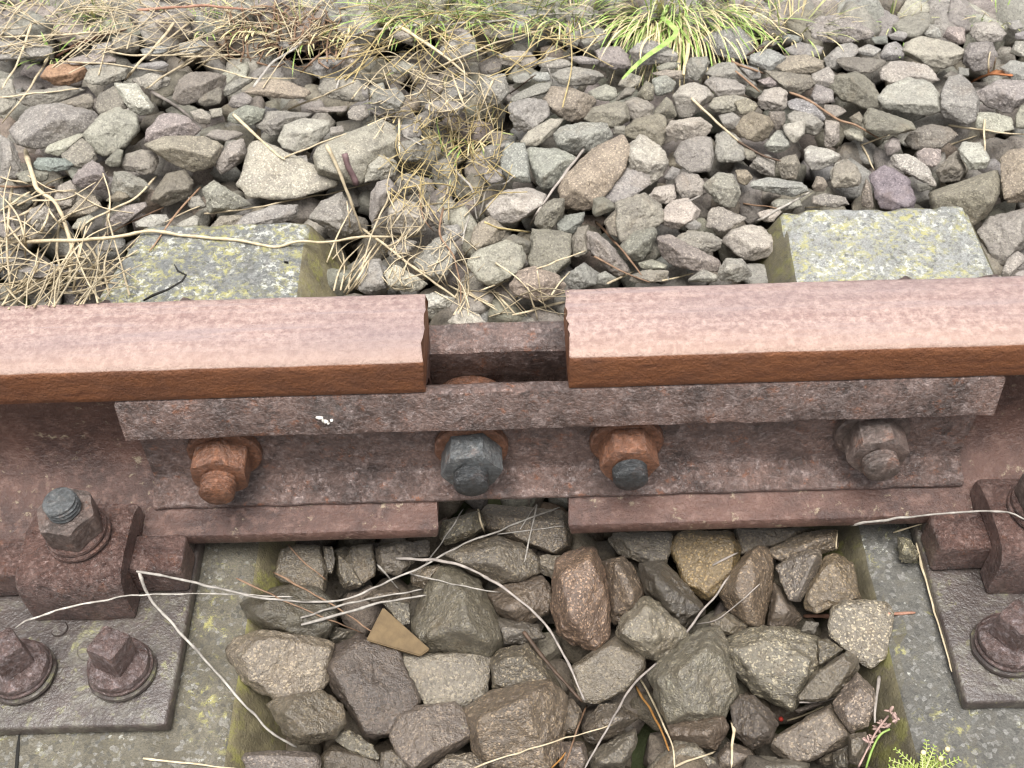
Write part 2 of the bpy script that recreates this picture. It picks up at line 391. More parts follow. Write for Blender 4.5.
def thread(center, axis, rad, l, pitch=.0036, depth=.0017, seed=0):
    a = np.array(axis, float); u = np.cross(a, (0.3, .8, .5)); u /= np.linalg.norm(u); v = np.cross(a, u); c = np.array(center, float)
    th = np.linspace(0, 2*np.pi, 40, endpoint=False); R = []
    zs = np.arange(0, l-.0015, pitch/6)
    for z in zs:
        r = rad-depth*(.5+.5*np.cos(2*np.pi*(z/pitch)-th))
        R.append(c+np.outer(r*np.cos(th), u)+np.outer(r*np.sin(th), v)+a*z)
    for f, z in ((.93, l-.0008), (.86, l), (.55, l+.0006), (.2, l+.0009)):
        R.append(c+np.outer(rad*f*np.cos(th), u)+np.outer(rad*f*np.sin(th), v)+a*z)
    g = Geo(); g.rings(R); return g
def roughen(V, amp, sc, seed):
    V = np.array(V); 
    return V+np.stack([fbm(V*sc, 2, seed+k*31) for k in range(3)], 1)*amp
def plate_mesh(prof, x0, x1, seed, slant0=0, slant1=0):
    P0 = np.array(prof); R = []
    xs = np.concatenate([[x0, x0+.0015], np.linspace(x0+.006, x1-.006, 120), [x1-.0015, x1]])
    for k, x in enumerate(xs):
        p = np.stack([np.full(len(P0), x), P0[:, 0], P0[:, 1]], 1)
        e = 1 if 0 < k < len(xs)-1 else .0
        p[:, 1:] += (vnoise(p*np.array([70, 110, 110]), seed)*.0005)[:, None]
        if k in (0, 1): p[:, 0] += slant0*(T-.04-p[:, 2])
        if k in (len(xs)-2, len(xs)-1): p[:, 0] -= slant1*(T-.04-p[:, 2])
        if not e: p[:, 1:] = (p[:, 1:]-P0.mean(0))*.97+P0.mean(0)
        R.append(p)
    g = Geo(); g.rings(R); return g
FP = [(-.0205, .1500), (-.0225, .1560), (-.0262, .1592), (-.0335, .1612), (-.0358, .1603), (-.0370, .1578), (-.0436, .1295), (-.0440, .1270), (-.0425, .1248), (-.0370, .1228), (-.0285, .1190), (-.0252, .1130), (-.0250, .1040), (-.0262, .0930), (-.0275, .0800), (-.0290, .0665), (-.0298, .0600), (-.0306, .0580), (-.0335, .0568), (-.0395, .0552), (-.0410, .0538), (-.0418, .0528), (-.0480, .0522), (-.0510, .0512), (-.0526, .0496), (-.0530, .0476), (-.0524, .0458), (-.0500, .0466), (-.030, .0535), (-.0195, .0650), (-.0150, .0800), (-.0150, .105), (-.0165, .130)]
FP = [(y, z) for y, z in FP]
fx0, fx1 = -.3025, .3590
fish = empty('fishplate', (.03, -.035, .11)); tag(fish, 'near dark brown fishplate with four nuts facing the viewer', 'fishplate', 'fishplates either side of the rail joint')
g = plate_mesh(FP, fx0, fx1, 21, .03, .05); mesh('plate_body', g.V, g.F, M_PLATE, fish, smooth=True, sharp=40)
BOLTS = [(-.2352, .0925, M_NUTO, M_NUTO, .46, .0415, 'orange rusty bolt with a rusty orange end'), (-.0402, .0900, M_NUTB, M_END, .12, .0425, 'blue-grey bolt with orange-rimmed washer'),
         (.0825, .0915, M_NUTO, M_END, .04, .0410, 'orange rusty bolt with a dark grey end'), (.2752, .0945, M_NUTD, M_NUTD, .24, .0410, 'dark brown bolt with a worn rusty end')]
for i, (x, z, mn, me_, rot, AF, lab) in enumerate(BOLTS):
    b = empty('bolt', (x, -.03, z), fish); b.location = Vector((x, -.03, z))-Vector(fish.location); b['label'] = lab
    ax = np.array([random.uniform(-.02, .02), -1, random.uniform(-.03, .02)]); ax /= np.linalg.norm(ax)
    c0 = np.array([x, -.0262, z])
    gw = washer(c0-np.array([0, 0, .0015]), ax, .0292, .012, .0085); mesh('washer', roughen(gw.V, .0004, 120, i), gw.F, M_NUTO if i != 3 else M_NUTD, b, smooth=True, sharp=40)
    gn = nut(c0+ax*.0086, ax, (0, 0, 1), AF, .023, rot); mesh('nut', roughen(gn.V, .0006, 110, 40+i), gn.F, mn, b, smooth=True, sharp=32)
    ln = (.016, .013, .013, .013)[i]
    gt = thread(c0+ax*.0285, ax, .0138, ln+.003, seed=i); mesh('threaded_end', roughen(gt.V, .0002, 150, 60+i), gt.F, me_, b, smooth=True, sharp=50)
rear = empty('fishplate', (.03, .035, .11)); tag(rear, 'far brown fishplate seen through the gap between the rail ends', 'fishplate', 'fishplates either side of the rail joint')
FR = [(-y, z) for y, z in FP]
FR = [(.0085, .1560), (.0110, .1588)] + FR[3:-4] + [(.0190, .0650), (.0150, .0800), (.0150, .122), (.0095, .136)]
g = plate_mesh(FR, fx0, fx1, 33); mesh('plate_body', g.V, g.F, M_PLATE, rear, smooth=True, sharp=40)
for i, (x, z, *_r) in enumerate(BOLTS):
    g = Geo(); th = np.linspace(0, 2*np.pi, 32, endpoint=False)
    # shank through the joint, shoulder at the far plate, round head behind it
    R = []
    for y, r in ((-.024, .0112), (.0050, .0112), (.0056, .0285), (.0138, .0295), (.030, .0120), (.0302, .0225), (.040, .0215), (.046, .015), (.0475, .004)):
        R.append(np.stack([x+r*np.cos(th), np.full(32, y), z+.004+r*np.sin(th)], 1))
    g.rings(R); mesh('bolt_shank', g.V, g.F, M_NUTO, rear, smooth=True, sharp=40)

# bird dropping on the near plate
def blob(name, pts, label, cat):
    root = None; V, F = [], []; g = Geo()
    for (x, y, z, rx, rz) in pts:
        th = np.linspace(0, 2*np.pi, 14, endpoint=False); k = 1+.3*np.array([random.uniform(-1, 1) for _ in th])
        R = [np.stack([x+rx*k*s*np.cos(th), np.full(14, y-d), z+rz*k*s*np.sin(th)], 1) for s, d in ((1, -.0012), (.95, .0006), (.6, .0012), (.2, .0015))]
        g.rings(R)
    o = mesh(name, g.V, g.F, M_WHITE, loc=pts[0][:3], smooth=True); return tag(o, label, cat)
blob('bird_dropping', [(-.1508, -.0410, .1432, .0026, .0012), (-.1470, -.0418, .1392, .0018, .0019), (-.1425, -.0416, .1405, .0011, .0008), (-.1492, -.0414, .1408, .0009, .0024), (-.1530, -.0406, .1436, .0012, .0006), (-.1455, -.0419, .1378, .0012, .0007)], 'small white bird dropping on the top flange of the near fishplate', 'bird dropping')

# ------------------------------------------------------------------ baseplates
def box_rows(rows):
    g = Geo(); g.rings(rows); return g
def slab(x0, x1, y0, y1, z0, z1, bev=.003, n=10, jit=.0006, seed=0):
    """bevelled block with softly worn faces"""
    bm = bmesh.new(); bmesh.ops.create_cube(bm, size=1)
    for v in bm.verts: v.co = Vector(((x0+x1)/2+v.co.x*(x1-x0), (y0+y1)/2+v.co.y*(y1-y0), (z0+z1)/2+v.co.z*(z1-z0)))
    bmesh.ops.bevel(bm, geom=bm.edges[:], offset=bev, segments=3, profile=.5, affect='EDGES')
    bmesh.ops.subdivide_edges(bm, edges=[e for e in bm.edges if e.calc_length() > .008], cuts=6, use_grid_fill=True)
    V = np.array([v.co[:] for v in bm.verts]); F = [tuple(v.index for v in f.verts) for f in bm.faces]; bm.free()
    V = V+np.stack([fbm(V*70, 2, seed+k) for k in range(3)], 1)*jit
    return V, F
def baseplate(side, label):
    """side -1: left plate, +1: right plate; mirrored about the joint"""
    xi = -.2665 if side < 0 else .3185     # edge of the plate towards the joint
    s = side
    def X(d): return xi+s*d                # d measured away from the joint
    def xr(a, b): return (min(X(a), X(b)), max(X(a), X(b)))
    root = empty('baseplate', (X(.082), -.1, .0)); tag(root, label, 'baseplate', 'ribbed baseplates holding the rail')
    V, F = slab(*xr(0, .165), -.222, .215, .0012, .0145, .003, seed=4); mesh('plate', V, F, M_BASE, root, smooth=True, sharp=40)
    V, F = slab(*xr(.004, .158), -.0752, .0752, .0146, .0277, .002, seed=5); mesh('rail_seat', V, F, M_BASE, root, smooth=True, sharp=40)
    for yy in (-1, 1):
        V, F = slab(*xr(.001, .158), *( (-.112, -.0785) if yy < 0 else (.0785, .112)), .0147, .0500, .004, jit=.0008, seed=7+yy); mesh('rib', V, F, M_CLIP, root, smooth=True, sharp=40)
    # clamp clip: front foot stands on the plate, rear edge presses on the rail foot
    for yy in (-1, 1):
        c0, c1 = xr(.040, .120)
        prof = [(-.134, .0150), (-.1345, .020), (-.134, .050), (-.131, .060), (-.124, .0665), (-.108, .0690), (-.085, .0690), (-.066, .0665), (-.0575, .062), (-.055, .056), (-.0555, .0446), (-.060, .0436), (-.0745, .0402), (-.0772, .0505), (-.113, .0520), (-.1145, .040), (-.1150, .0150)]
        R = []; P0 = np.array(prof)
        if yy > 0: P0 = P0*[-1, 1]
        xs = np.concatenate([[c0, c0+.0012, c0+.003], np.linspace(c0+.008, c1-.008, 24), [c1-.003, c1-.0012, c1]])
        for k, x in enumerate(xs):
            q = P0.copy(); q = (q-q.mean(0))*(.955 if k in (0, len(xs)-1) else .985 if k in (1, len(xs)-2) else 1)+q.mean(0)
            p = np.stack([np.full(len(q), x), q[:, 0], q[:, 1]], 1)
            p[:, 1:] += np.stack([vnoise(p*60, 3+yy)*.0010, vnoise(p*55, 13+yy)*.0010], 1)
            R.append(p)
        g = Geo(); g.rings(R); cl = mesh('rail_clip', g.V, g.F, M_CLIP, root, smooth=True, sharp=42)
        bx, by = X(.0765), -.092*(1 if yy < 0 else -1)
        bo = empty('clip_bolt', (0, 0, 0), root); bo.location = Vector((bx, by, .069))-Vector(root.location)
        ax = np.array([.03*s, -.02, 1.]); ax /= np.linalg.norm(ax)
        for q, (ro, z0, h) in enumerate(((.0245, .0690, .0055), (.0232, .0748, .0055))):
            gw = washer((bx, by, z0), ax, ro, .012, h, wob=.0022); mesh('spring_washer', roughen(gw.V, .0003, 120, q), gw.F, M_CLIP, bo, smooth=True, sharp=40)
        gn = nut(np.array([bx, by, .0815]), ax, (1, .0, 0), .0400, .0235, .36 if s < 0 else .1); mesh('nut', roughen(gn.V, .0006, 110, 5), gn.F, M_NUTD, bo, smooth=True, sharp=32)
        gt = thread(np.array([bx, by, .1040]), ax, .0128, .0150); mesh('threaded_end', roughen(gt.V, .0003, 150, 9), gt.F, M_NUTB, bo, smooth=True, sharp=50)
    # coach screws with square heads
    for k, d in enumerate((.0405, .1160)):
        for yy in (-1, 1):
            sx, sy = X(d), -.1800 if yy < 0 else .1600; rot = (-.42, .70)[k] if s < 0 else (.62, .2)[k]
            sc = empty('coach_screw', (0, 0, 0), root); sc.location = Vector((sx, sy, .0145))-Vector(root.location)
            tilt = np.array([.06*(-1 if k == 0 else 1)*s*.6, .05, 1.]); tilt /= np.linalg.norm(tilt)
            for q, (ro, z0, h, wb) in enumerate(((.0252, .0146, .0060, .001), (.0240, .0208, .0045, .002))):
                gw = washer((sx, sy, z0), tilt, ro, .011, h, wob=wb); mesh('spring_washer', roughen(gw.V, .0004, 120, q), gw.F, M_SCREW if q else M_BASE, sc, smooth=True, sharp=40)
            u = np.array([math.cos(rot), math.sin(rot), 0]); u -= tilt*(u@tilt); u /= np.linalg.norm(u); v = np.cross(tilt, u); c = np.array([sx, sy, .0255])
            th = np.linspace(0, 2*np.pi, 56, endpoint=False)
            sq = .0118/np.maximum(np.abs(np.cos(th)), np.abs(np.sin(th))); sq = np.minimum(sq, .0158)
            R = [c+np.outer(r*np.cos(th), u)+np.outer(r*np.sin(th), v)+tilt*z for r, z in
                 ((np.full(56, .0225), 0), (np.full(56, .0232), .0025), (np.full(56, .0222), .0060), (np.full(56, .0190), .0085), (np.maximum(sq*1.06, .0125), .0110), (sq*1.02, .0145), (sq, .0330), (sq*.96, .0345), (sq*.86, .0352), (sq*.3, .0358))]
            g = Geo(); g.rings(R); mesh('screw_head', roughen(g.V, .0005, 120, k*3), g.F, M_SCREW, sc, smooth=True, sharp=35)
    # flat round plugs between the screws
    for d, y, r in ((.0705, -.160, .0095), (.098, -.142, .0065)):
        g = Geo(); th = np.linspace(0, 2*np.pi, 30, endpoint=False)
        g.rings([np.stack([X(d)+r*f*np.cos(th), y+r*f*np.sin(th), np.full(30, z)], 1) for f, z in ((1, .0136), (1, .0158), (.9, .0168), (.3, .0170))]); mesh('plug', g.V, g.F, M_BASE, root, smooth=True, sharp=40)
    return root
baseplate(-1, 'rusty ribbed baseplate with clip and square screws on the left sleeper')
baseplate(1, 'rusty ribbed baseplate with clip and square screws on the right sleeper')
STONE_DATA = """
@ 0 20
o8 215,290 260,225 400,225 455,265 430,310 350,340 290,330
b6 290,430 430,380 470,380 480,450 430,460
g7 60,560 150,450 300,430 500,480 510,520 420,580 250,660 110,640
l8 230,680 250,640 410,580 430,590 300,700
g6 0,590 70,640 120,768 100,800 0,830
l6 430,590 520,490 610,450 690,490 705,570 640,640 530,700 480,680
b4 490,440 510,380 590,340 650,400 660,450 560,480 520,490
l7 590,330 700,330 740,380 785,440 770,480 700,500 650,440
p7 750,620 760,560 850,470 940,490 1024,560 1010,600 900,610 790,640
o4 750,640 850,600 1020,600 1100,620 1130,650 1090,740 1000,790 880,730
b5 320,690 420,610 460,640 500,720 430,760 340,740
b5 540,720 600,660 630,670 610,760 540,750
g6 580,100 640,70 700,80 710,150 650,170 590,150
g8 480,130 560,115 590,150 540,190 470,170
g8 430,330 460,250 560,240 650,250 640,310 560,330
g9 350,200 480,170 580,190 590,220 460,230 370,230
g9 0,30 80,20 140,50 120,90 0,90
g9 0,110 150,110 260,140 250,180 120,190 0,210
s8 720,150 800,130 860,140 840,170 740,180
s8 690,230 830,210 870,240 780,260 700,260
g8 660,310 780,270 870,300 850,350 760,360
g7 0,300 60,310 90,400 40,480 0,480
g8 60,380 200,360 330,340 430,360 300,420 150,440
@ 180 20
b4 0,310 60,270 150,265 240,290 230,330 200,360 100,370 70,420 20,440 -30,400
b5 90,420 110,380 200,345 215,370 205,430 130,450
e6 225,360 240,330 320,290 390,300 330,340 230,400
o7 340,370 400,325 480,305 580,320 665,370 620,400 520,405 400,385
s5 690,290 680,200 760,185 830,200 820,250 740,290 700,305
l3 830,150 880,110 920,150 900,230 850,265 825,250
g7 700,360 730,310 800,300 900,310 960,370 940,410 860,420 760,400
g7 860,470 900,435 950,440 965,490 930,520 870,510
p7 245,440 270,390 320,370 370,400 360,430 280,455
e6 260,480 340,435 430,460 410,510 370,540 300,530 240,520
g7 380,540 430,470 560,470 665,480 650,505 560,530 500,590 470,605
l6 510,610 540,540 620,510 760,515 765,570 700,630 600,670 530,650
p7 50,470 110,455 160,490 150,540 90,530
g7 150,460 215,450 215,500 165,510
p8 180,560 290,570 340,590 230,620 120,600
p7 570,700 650,690 670,790 620,770
p7 770,550 830,540 840,580 770,600
g9 640,450 850,440 840,470 700,475
s9 0,120 100,100 150,140 60,180 0,180
p8 500,110 580,110 590,150 520,150
g6 970,350 1040,320 1060,420 990,450
@ 360 20
s7 410,150 470,100 540,65 580,90 590,190 500,210 430,195
d7 680,80 700,50 780,60 800,90 740,105
s8 700,190 790,160 860,190 910,220 890,250 800,230
g7 170,60 250,50 290,90 250,120 180,100
g8 430,60 500,40 570,60 470,90
g7 160,240 220,210 300,240 230,280 170,270
s7 430,350 520,290 590,320 600,390 540,410 450,400
g6 60,440 100,370 180,350 230,400 200,460 110,470
s7 0,330 40,340 50,400 0,420
s7 0,430 50,470 40,510 0,520
b6 330,300 400,290 430,340 410,390 340,350
g6 640,290 740,280 760,370 700,440 620,420 620,330
p8 340,430 440,410 540,430 500,490 360,500
p6 200,540 300,530 320,600 230,610
p5 190,640 280,600 340,630 320,710 210,720
s8 780,290 860,265 880,310 800,330
p4 640,650 690,640 720,700 680,760 640,740
p5 690,650 760,620 780,650 710,690
@ 500 20
g7 0,180 60,160 150,165 190,210 180,240 90,240 10,225
g8 190,215 250,190 340,205 375,235 300,250 200,245
g5 340,110 360,70 415,50 410,110 385,150 340,140
g6 420,120 430,60 500,40 560,70 530,130 460,165
d5 560,100 590,40 650,50 640,100 580,120
s8 340,190 420,185 510,205 500,230 400,225
s7 490,160 530,140 610,140 650,180 670,230 620,260 520,240 510,200
g7 265,300 290,260 380,240 500,265 525,290 470,330 380,335 290,330
s8 150,290 180,265 250,270 260,310 200,320
g7 60,290 120,265 150,290 130,320 70,315
s6 670,160 720,110 800,110 900,170 900,210 830,210 740,240 690,220
g7 800,240 860,215 930,220 900,250 820,260
o8 770,275 850,255 930,260 940,310 870,290
g6 780,300 850,285 900,320 880,370 800,390 785,340
g7 450,370 540,330 590,350 600,385 560,420 480,400
g7 620,310 660,270 720,290 710,330 660,350 600,345
b4 585,420 640,350 700,350 670,390 600,415
b3 700,390 750,310 790,340 785,410 740,415
b3 790,470 850,395 880,420 910,500 840,510 790,490
s9 55,400 100,370 180,330 260,320 250,370 140,400 70,420
g4 40,430 150,405 240,420 250,490 150,570 90,575 60,500
o6 230,400 280,345 380,355 470,395 500,430 430,510 370,530 330,500 250,450
b5 435,510 480,450 550,440 600,420 640,430 660,510 600,550 560,550 520,525
g6 630,430 690,395 760,420 785,450 770,490 700,520 660,500
b6 635,560 700,510 800,480 840,490 845,560 830,640 780,610 700,600 650,595
g5 580,590 585,545 640,540 640,590
l8 110,620 150,570 270,500 320,510 280,580 200,640 130,640
s4 285,580 330,545 420,530 540,530 570,600 530,640 430,660 380,700 300,640
@ 500 150
s8 10,0 40,-30 125,-30 145,60 150,165 60,170 10,120
g6 130,20 160,-10 300,0 385,40 340,110 270,180 235,225 190,160
o5 360,110 500,-20 620,-70 650,0 640,90 540,140 480,200 470,310 330,320 310,190
l7 650,50 660,-20 730,-75 820,-20 855,60 820,140 760,190 740,80 660,95
s9 490,210 520,160 640,100 745,85 760,170 690,230 600,270 540,250
p4 600,270 680,240 740,230 820,290 830,370 780,400 700,400 620,480 600,400
b3 530,370 590,310 610,340 600,450 560,430
b3 480,250 530,240 590,280 580,310 500,350 475,320
g6 840,140 880,85 920,100 920,130 860,165
l7 760,240 800,190 890,180 900,250 840,285 790,275
b5 180,370 200,310 260,260 325,250 320,330 250,410 190,390
s7 290,370 350,330 430,320 420,370 370,440 300,410
b3 160,460 170,410 300,420 360,440 350,590 280,640 200,610 150,580
b4 370,460 400,400 450,390 450,520 380,550
g5 440,420 500,430 580,500 660,610 600,650 530,590 450,510
e5 620,490 690,420 790,400 800,430 770,520 720,570 650,560
e6 700,580 780,560 850,590 840,615 720,610
e6 680,640 740,615 860,620 850,670 740,680 670,680
g6 330,670 350,630 430,580 510,640 490,690 370,720
g5 500,640 540,620 600,660 560,690 500,690
o6 60,690 110,620 180,600 290,640 330,680 330,740 200,768 80,740
@ 660 20
l5 70,385 110,340 170,320 240,345 275,390 200,430 160,490 100,500
l4 25,560 60,520 200,500 270,550 260,590 150,615 40,600
s8 205,120 270,70 400,40 470,110 480,140 430,210 330,195 240,145
s7 470,180 560,150 640,190 640,230 560,260 460,230
s8 640,150 720,115 830,140 810,190 700,190
d6 500,140 540,105 620,110 560,150
s7 620,100 660,70 730,90 710,120
s8 840,200 920,130 1000,115 1010,170 920,190 900,260 850,240
o7 580,230 640,185 740,180 830,210 830,250 760,280 650,270
b4 540,260 640,270 760,285 790,330 700,390 640,360 630,310
g7 780,280 860,240 900,290 880,350 790,340
g7 775,390 800,330 880,360 890,430 800,440
p8 260,250 300,220 380,220 440,280 500,340 430,350 280,290 240,280
g6 230,320 270,290 380,310 430,340 420,390 340,380 300,390
d4 430,350 470,330 530,370 500,405 440,390
p6 500,310 580,290 640,330 560,350
g5 130,240 160,195 240,190 250,220 230,270 190,310 150,290
s8 400,220 500,250 520,300 470,310 420,260
l6 500,405 540,360 610,345 650,370 645,440 620,470 520,460
b3 560,470 640,470 640,520 600,570 560,530
o4 390,550 420,500 470,470 560,500 580,540 520,635 430,600
g7 300,490 370,475 410,500 400,560 340,560
g6 250,440 280,400 370,385 440,400 400,460 310,480
b5 380,420 450,400 500,440 480,470 420,490
s8 650,420 700,405 790,420 840,490 830,530 770,460 670,450
g6 650,490 700,460 770,470 830,530 800,610 740,580 740,520 670,520
l7 620,540 740,515 740,580 680,640 650,590
g5 530,640 600,560 650,570 670,650 600,690 550,680
g8 280,590 320,570 380,570 430,630 440,720 380,735 300,740 285,690
b6 420,640 480,660 500,700 450,730 430,690
p6 80,690 110,630 190,600 260,600 270,690 250,768 150,780 90,740
@ 660 150
g7 80,150 110,115 190,130 225,170 210,230 120,250 90,220
l7 20,310 60,260 140,250 200,310 180,360 60,415 10,390
p6 0,450 60,440 90,490 160,540 290,560 300,600 270,630 190,590 50,590 0,540
g5 85,450 150,415 250,425 310,460 300,510 240,530 150,510
g5 455,90 490,30 560,20 590,60 590,140 530,130
b4 590,60 640,30 700,20 720,80 700,150 620,150
s7 455,170 530,135 620,155 730,165 765,210 680,245 560,220 470,200
g5 220,180 300,120 370,130 410,220 380,290 310,280 250,220
o6 380,100 450,100 480,140 440,190 400,170
l6 735,0 770,-25 850,-10 930,20 920,60 850,85 790,120 740,60
b5 775,190 800,130 840,140 860,180 840,215 790,215
l7 870,110 900,60 960,45 1010,90 1030,150 990,190 900,190 870,160
p7 770,240 840,220 950,240 970,280 900,295 780,285
g7 560,270 600,250 720,250 730,290 640,310 560,300
l7 495,320 560,300 630,310 580,370 520,370
g7 240,400 250,310 300,290 440,350 330,400 300,430
l7 310,470 350,410 430,380 530,385 570,420 590,520 560,570 450,575 390,540
g5 300,620 340,560 420,560 470,640 440,670 310,670
g6 150,660 220,610 290,640 290,675 150,675
l7 -10,640 30,620 50,670 0,675
g6 120,380 170,350 210,380 200,410 150,410
@ 824 20
g7 -80,20 0,-20 120,-20 260,70 200,115 60,115 -40,110
l6 410,170 430,120 500,85 620,105 720,160 710,210 640,250 590,260 530,210 440,185
b3 70,230 80,195 160,190 300,205 320,230 230,270 120,265
s7 170,150 230,125 290,150 250,190 180,180
s8 290,180 320,125 380,110 410,160 400,210 300,210
l7 300,250 350,215 440,215 540,240 590,300 560,330 470,300 350,320 300,300
l8 280,400 330,340 440,300 540,320 580,380 590,460 520,490 400,480 310,450
b3 30,350 60,290 170,270 230,310 280,380 280,440 210,450 90,405
g7 595,480 600,380 640,300 700,285 750,330 790,420 780,500 740,530 620,520
d6 600,300 650,260 700,280 650,320
s7 690,240 740,250 740,290 690,280
p5 720,160 750,120 860,115 880,180 850,260 770,260 720,220
s6 490,60 520,20 590,30 600,90 560,100
p6 610,90 640,30 720,40 720,130 640,110
l6 740,80 770,20 880,10 930,70 900,110 780,110
s6 330,80 380,55 440,70 400,110 350,105
s6 240,90 320,80 325,125 260,120
s6 930,10 1000,0 1020,40 960,60
s6 980,70 1050,50 1050,100 980,100
s5 780,380 850,340 900,310 1044,320 1050,390 980,450 940,480 830,450
s7 900,250 960,210 1044,220 1044,310 960,310
g5 980,110 1044,110 1044,190 950,180
e4 980,490 1010,440 1050,440 1050,570 985,550
l5 780,560 790,480 850,475 950,500 970,560 860,580
b4 200,510 240,450 290,470 320,495 440,520 460,560 300,600 220,560
p7 0,430 80,440 120,470 60,500 0,490
b5 130,500 180,470 200,500 190,540 150,530
g6 0,510 80,520 80,620 40,660 0,650
l7 90,570 150,550 210,570 200,630 110,600
b4 400,620 450,560 550,530 650,550 690,590 600,660 500,650 440,670
p5 470,680 520,650 600,660 600,720 560,768 480,720
@ 824 150
g6 305,-20 350,-75 385,-60 395,0 320,40
l7 320,60 350,20 440,20 530,80 580,180 560,195 450,130 370,95
p8 230,130 310,70 380,110 440,150 480,250 470,315 270,310 250,220
e6 35,170 45,80 110,45 160,70 195,130 190,180 140,195 50,195
b3 190,220 215,140 240,180 260,300 190,300
b4 570,110 640,30 680,0 730,100 690,160 600,180
l7 690,0 720,-40 800,-30 845,40 830,100 740,110
b4 530,220 600,200 750,140 890,95 910,170 900,230 850,330 770,390 720,330 560,320
o5 905,50 950,5 1050,0 1050,280 925,275 910,140
g5 780,420 850,340 1050,290 1050,480 960,530 900,610 800,460
l7 960,650 1000,620 1050,610 1050,655
d4 470,170 530,170 550,200 480,220
g4 900,650 940,560 990,520 1040,560 1000,600 950,650
@ 0 150
g4 370,170 400,110 470,60 520,90 550,150 540,210 470,190 400,190
p6 280,250 300,190 360,160 390,200 390,270 340,300 290,290
e8 170,70 200,40 330,45 370,75 340,105 200,105
p8 605,75 640,20 720,-5 795,5 828,60 810,115 740,135 650,110
o6 340,330 430,230 480,240 520,290 470,320 380,350
g7 370,400 400,350 460,330 490,360 440,410
e5 570,180 580,110 640,105 740,150 770,190 720,250 640,220 570,230
o6 540,260 600,210 640,220 660,240 600,270
p5 520,410 550,350 640,280 740,260 760,290 690,350 600,400
b4 770,260 790,200 850,120 950,95 1000,170 980,230 900,290 850,300
l7 690,370 770,330 850,330 880,370 800,410 700,400
e4 140,370 150,310 220,280 270,310 280,400 220,430
b6 60,440 100,390 200,440 260,460 180,480
d5 640,490 700,450 760,460 740,500 660,510
p5 820,470 900,450 1024,450 1060,480 940,520 860,510
g8 480,480 560,480 640,490 620,520 500,520
b4 380,540 460,510 480,570 400,600
s8 100,620 200,580 340,590 340,650 200,660
g6 0,340 60,340 90,420 30,450 0,440
b6 60,240 140,220 190,250 120,310 70,300
g6 0,250 40,240 40,320 0,330
b6 80,120 160,100 250,120 250,160 120,170
g6 900,380 1000,330 1024,350 1024,400 960,430 880,410
@ 180 150
g5 175,90 200,20 250,-40 330,-65 345,20 320,60 200,145
l6 290,180 330,90 350,-20 400,-60 500,0 660,60 680,120 820,140 810,190 720,215 640,240 500,265 340,240
l6 700,20 720,-20 860,-80 1024,-150 1090,-110 1110,0 1090,60 1010,145 900,165 820,130 720,120
p5 110,200 170,150 250,200 380,280 280,310 150,320
s7 260,400 330,330 480,280 600,280 605,360 500,370 330,400
g6 650,350 720,260 830,210 890,320 930,430 850,440 760,410
b4 130,420 200,340 290,330 340,340 270,430 180,440
e5 40,240 100,230 140,290 90,310 40,290
@ 360 170
l5 40,-40 100,-80 180,-40 190,20 120,45 30,60
l6 0,470 100,460 120,520 130,600 60,620 0,610
l6 130,520 190,490 260,530 360,590 320,620 220,605 160,620
l6 330,640 380,630 490,660 470,690 370,740 345,700
g6 280,470 380,360 440,340 490,410 460,500 420,590 330,530
l5 150,310 150,200 200,150 290,170 330,250 330,310 250,330
g6 190,60 230,20 330,40 340,110 250,140 200,120
p4 60,120 90,70 150,50 190,110 150,160 120,210 70,270 50,240
p4 160,370 220,350 290,370 250,440 190,470 150,430
p5 330,180 390,190 430,270 360,290 320,230
s5 420,290 500,280 530,330 480,370 430,340
o5 570,370 590,290 660,240 750,310 720,360 640,380 590,410
b4 720,360 790,330 870,370 860,440 830,400
l6 640,190 740,110 860,95 940,130 930,190 830,250 740,280 680,240
l6 550,460 600,420 740,365 820,390 850,480 740,560 680,590 600,560 560,500
p5 640,0 720,0 730,50 670,70 640,40
l8 440,790 520,710 600,740 660,800 500,830
@ 200 518
b6 400,240 420,170 470,145 600,150 640,260 640,370 540,380 430,330 390,290
d5 630,150 680,150 690,220 670,300 640,240
d5 225,440 300,410 430,350 600,370 680,440 690,500 640,620 520,610 340,570 270,520
b5 690,180 740,160 790,220 840,340 760,380 710,310
b5 770,150 880,140 900,280 830,330 750,200
g7 900,160 1000,130 1060,140 1090,220 1024,290 920,270
b6 840,410 900,370 1000,370 1040,400 900,450
@ 200 618
l8 150,180 200,110 330,70 480,85 560,110 660,130 660,200 630,360 540,450 400,410 240,320 220,270
e6 360,450 400,410 530,450 620,380 720,440 735,540 680,610 530,650 440,590
d6 660,200 700,150 800,100 1010,160 1050,290 1110,430 1000,530 980,620 880,640 820,540 720,400 650,290
g5 640,90 700,50 800,70 780,110 690,140
b5 660,600 760,570 880,650 920,720 880,720 780,690
s7 230,720 250,690 400,680 580,690 620,740 600,800 260,800
b6 620,720 690,640 800,700 930,730 950,800 620,800
@ 380 500
e6 330,280 470,220 600,190 720,230 800,300 800,370 720,410 600,420 490,380 430,330
g5 160,640 230,480 310,350 400,360 500,420 560,540 640,690 600,768 560,830 420,800 220,780
o6 560,480 650,430 820,390 870,440 890,500 850,580 740,640 600,590
g5 800,300 850,280 940,290 900,330 880,400 820,370
b7 310,190 330,110 500,60 540,130 470,190 340,230
b9 530,70 560,30 930,60 960,150 960,240 890,275 800,240 640,190 560,150
b7 0,240 100,220 250,210 240,290 100,310 0,320
o5 160,360 300,330 310,370 230,450 170,440
s6 590,600 700,620 800,640 840,700 760,740 640,740
p6 0,510 60,520 150,530 150,630 110,640
@ 380 618
l6 120,190 300,195 540,185 545,260 530,390 400,460 240,440 180,360 130,280
g6 60,600 100,500 190,460 370,440 430,490 465,640 360,690 260,768 170,780 90,690
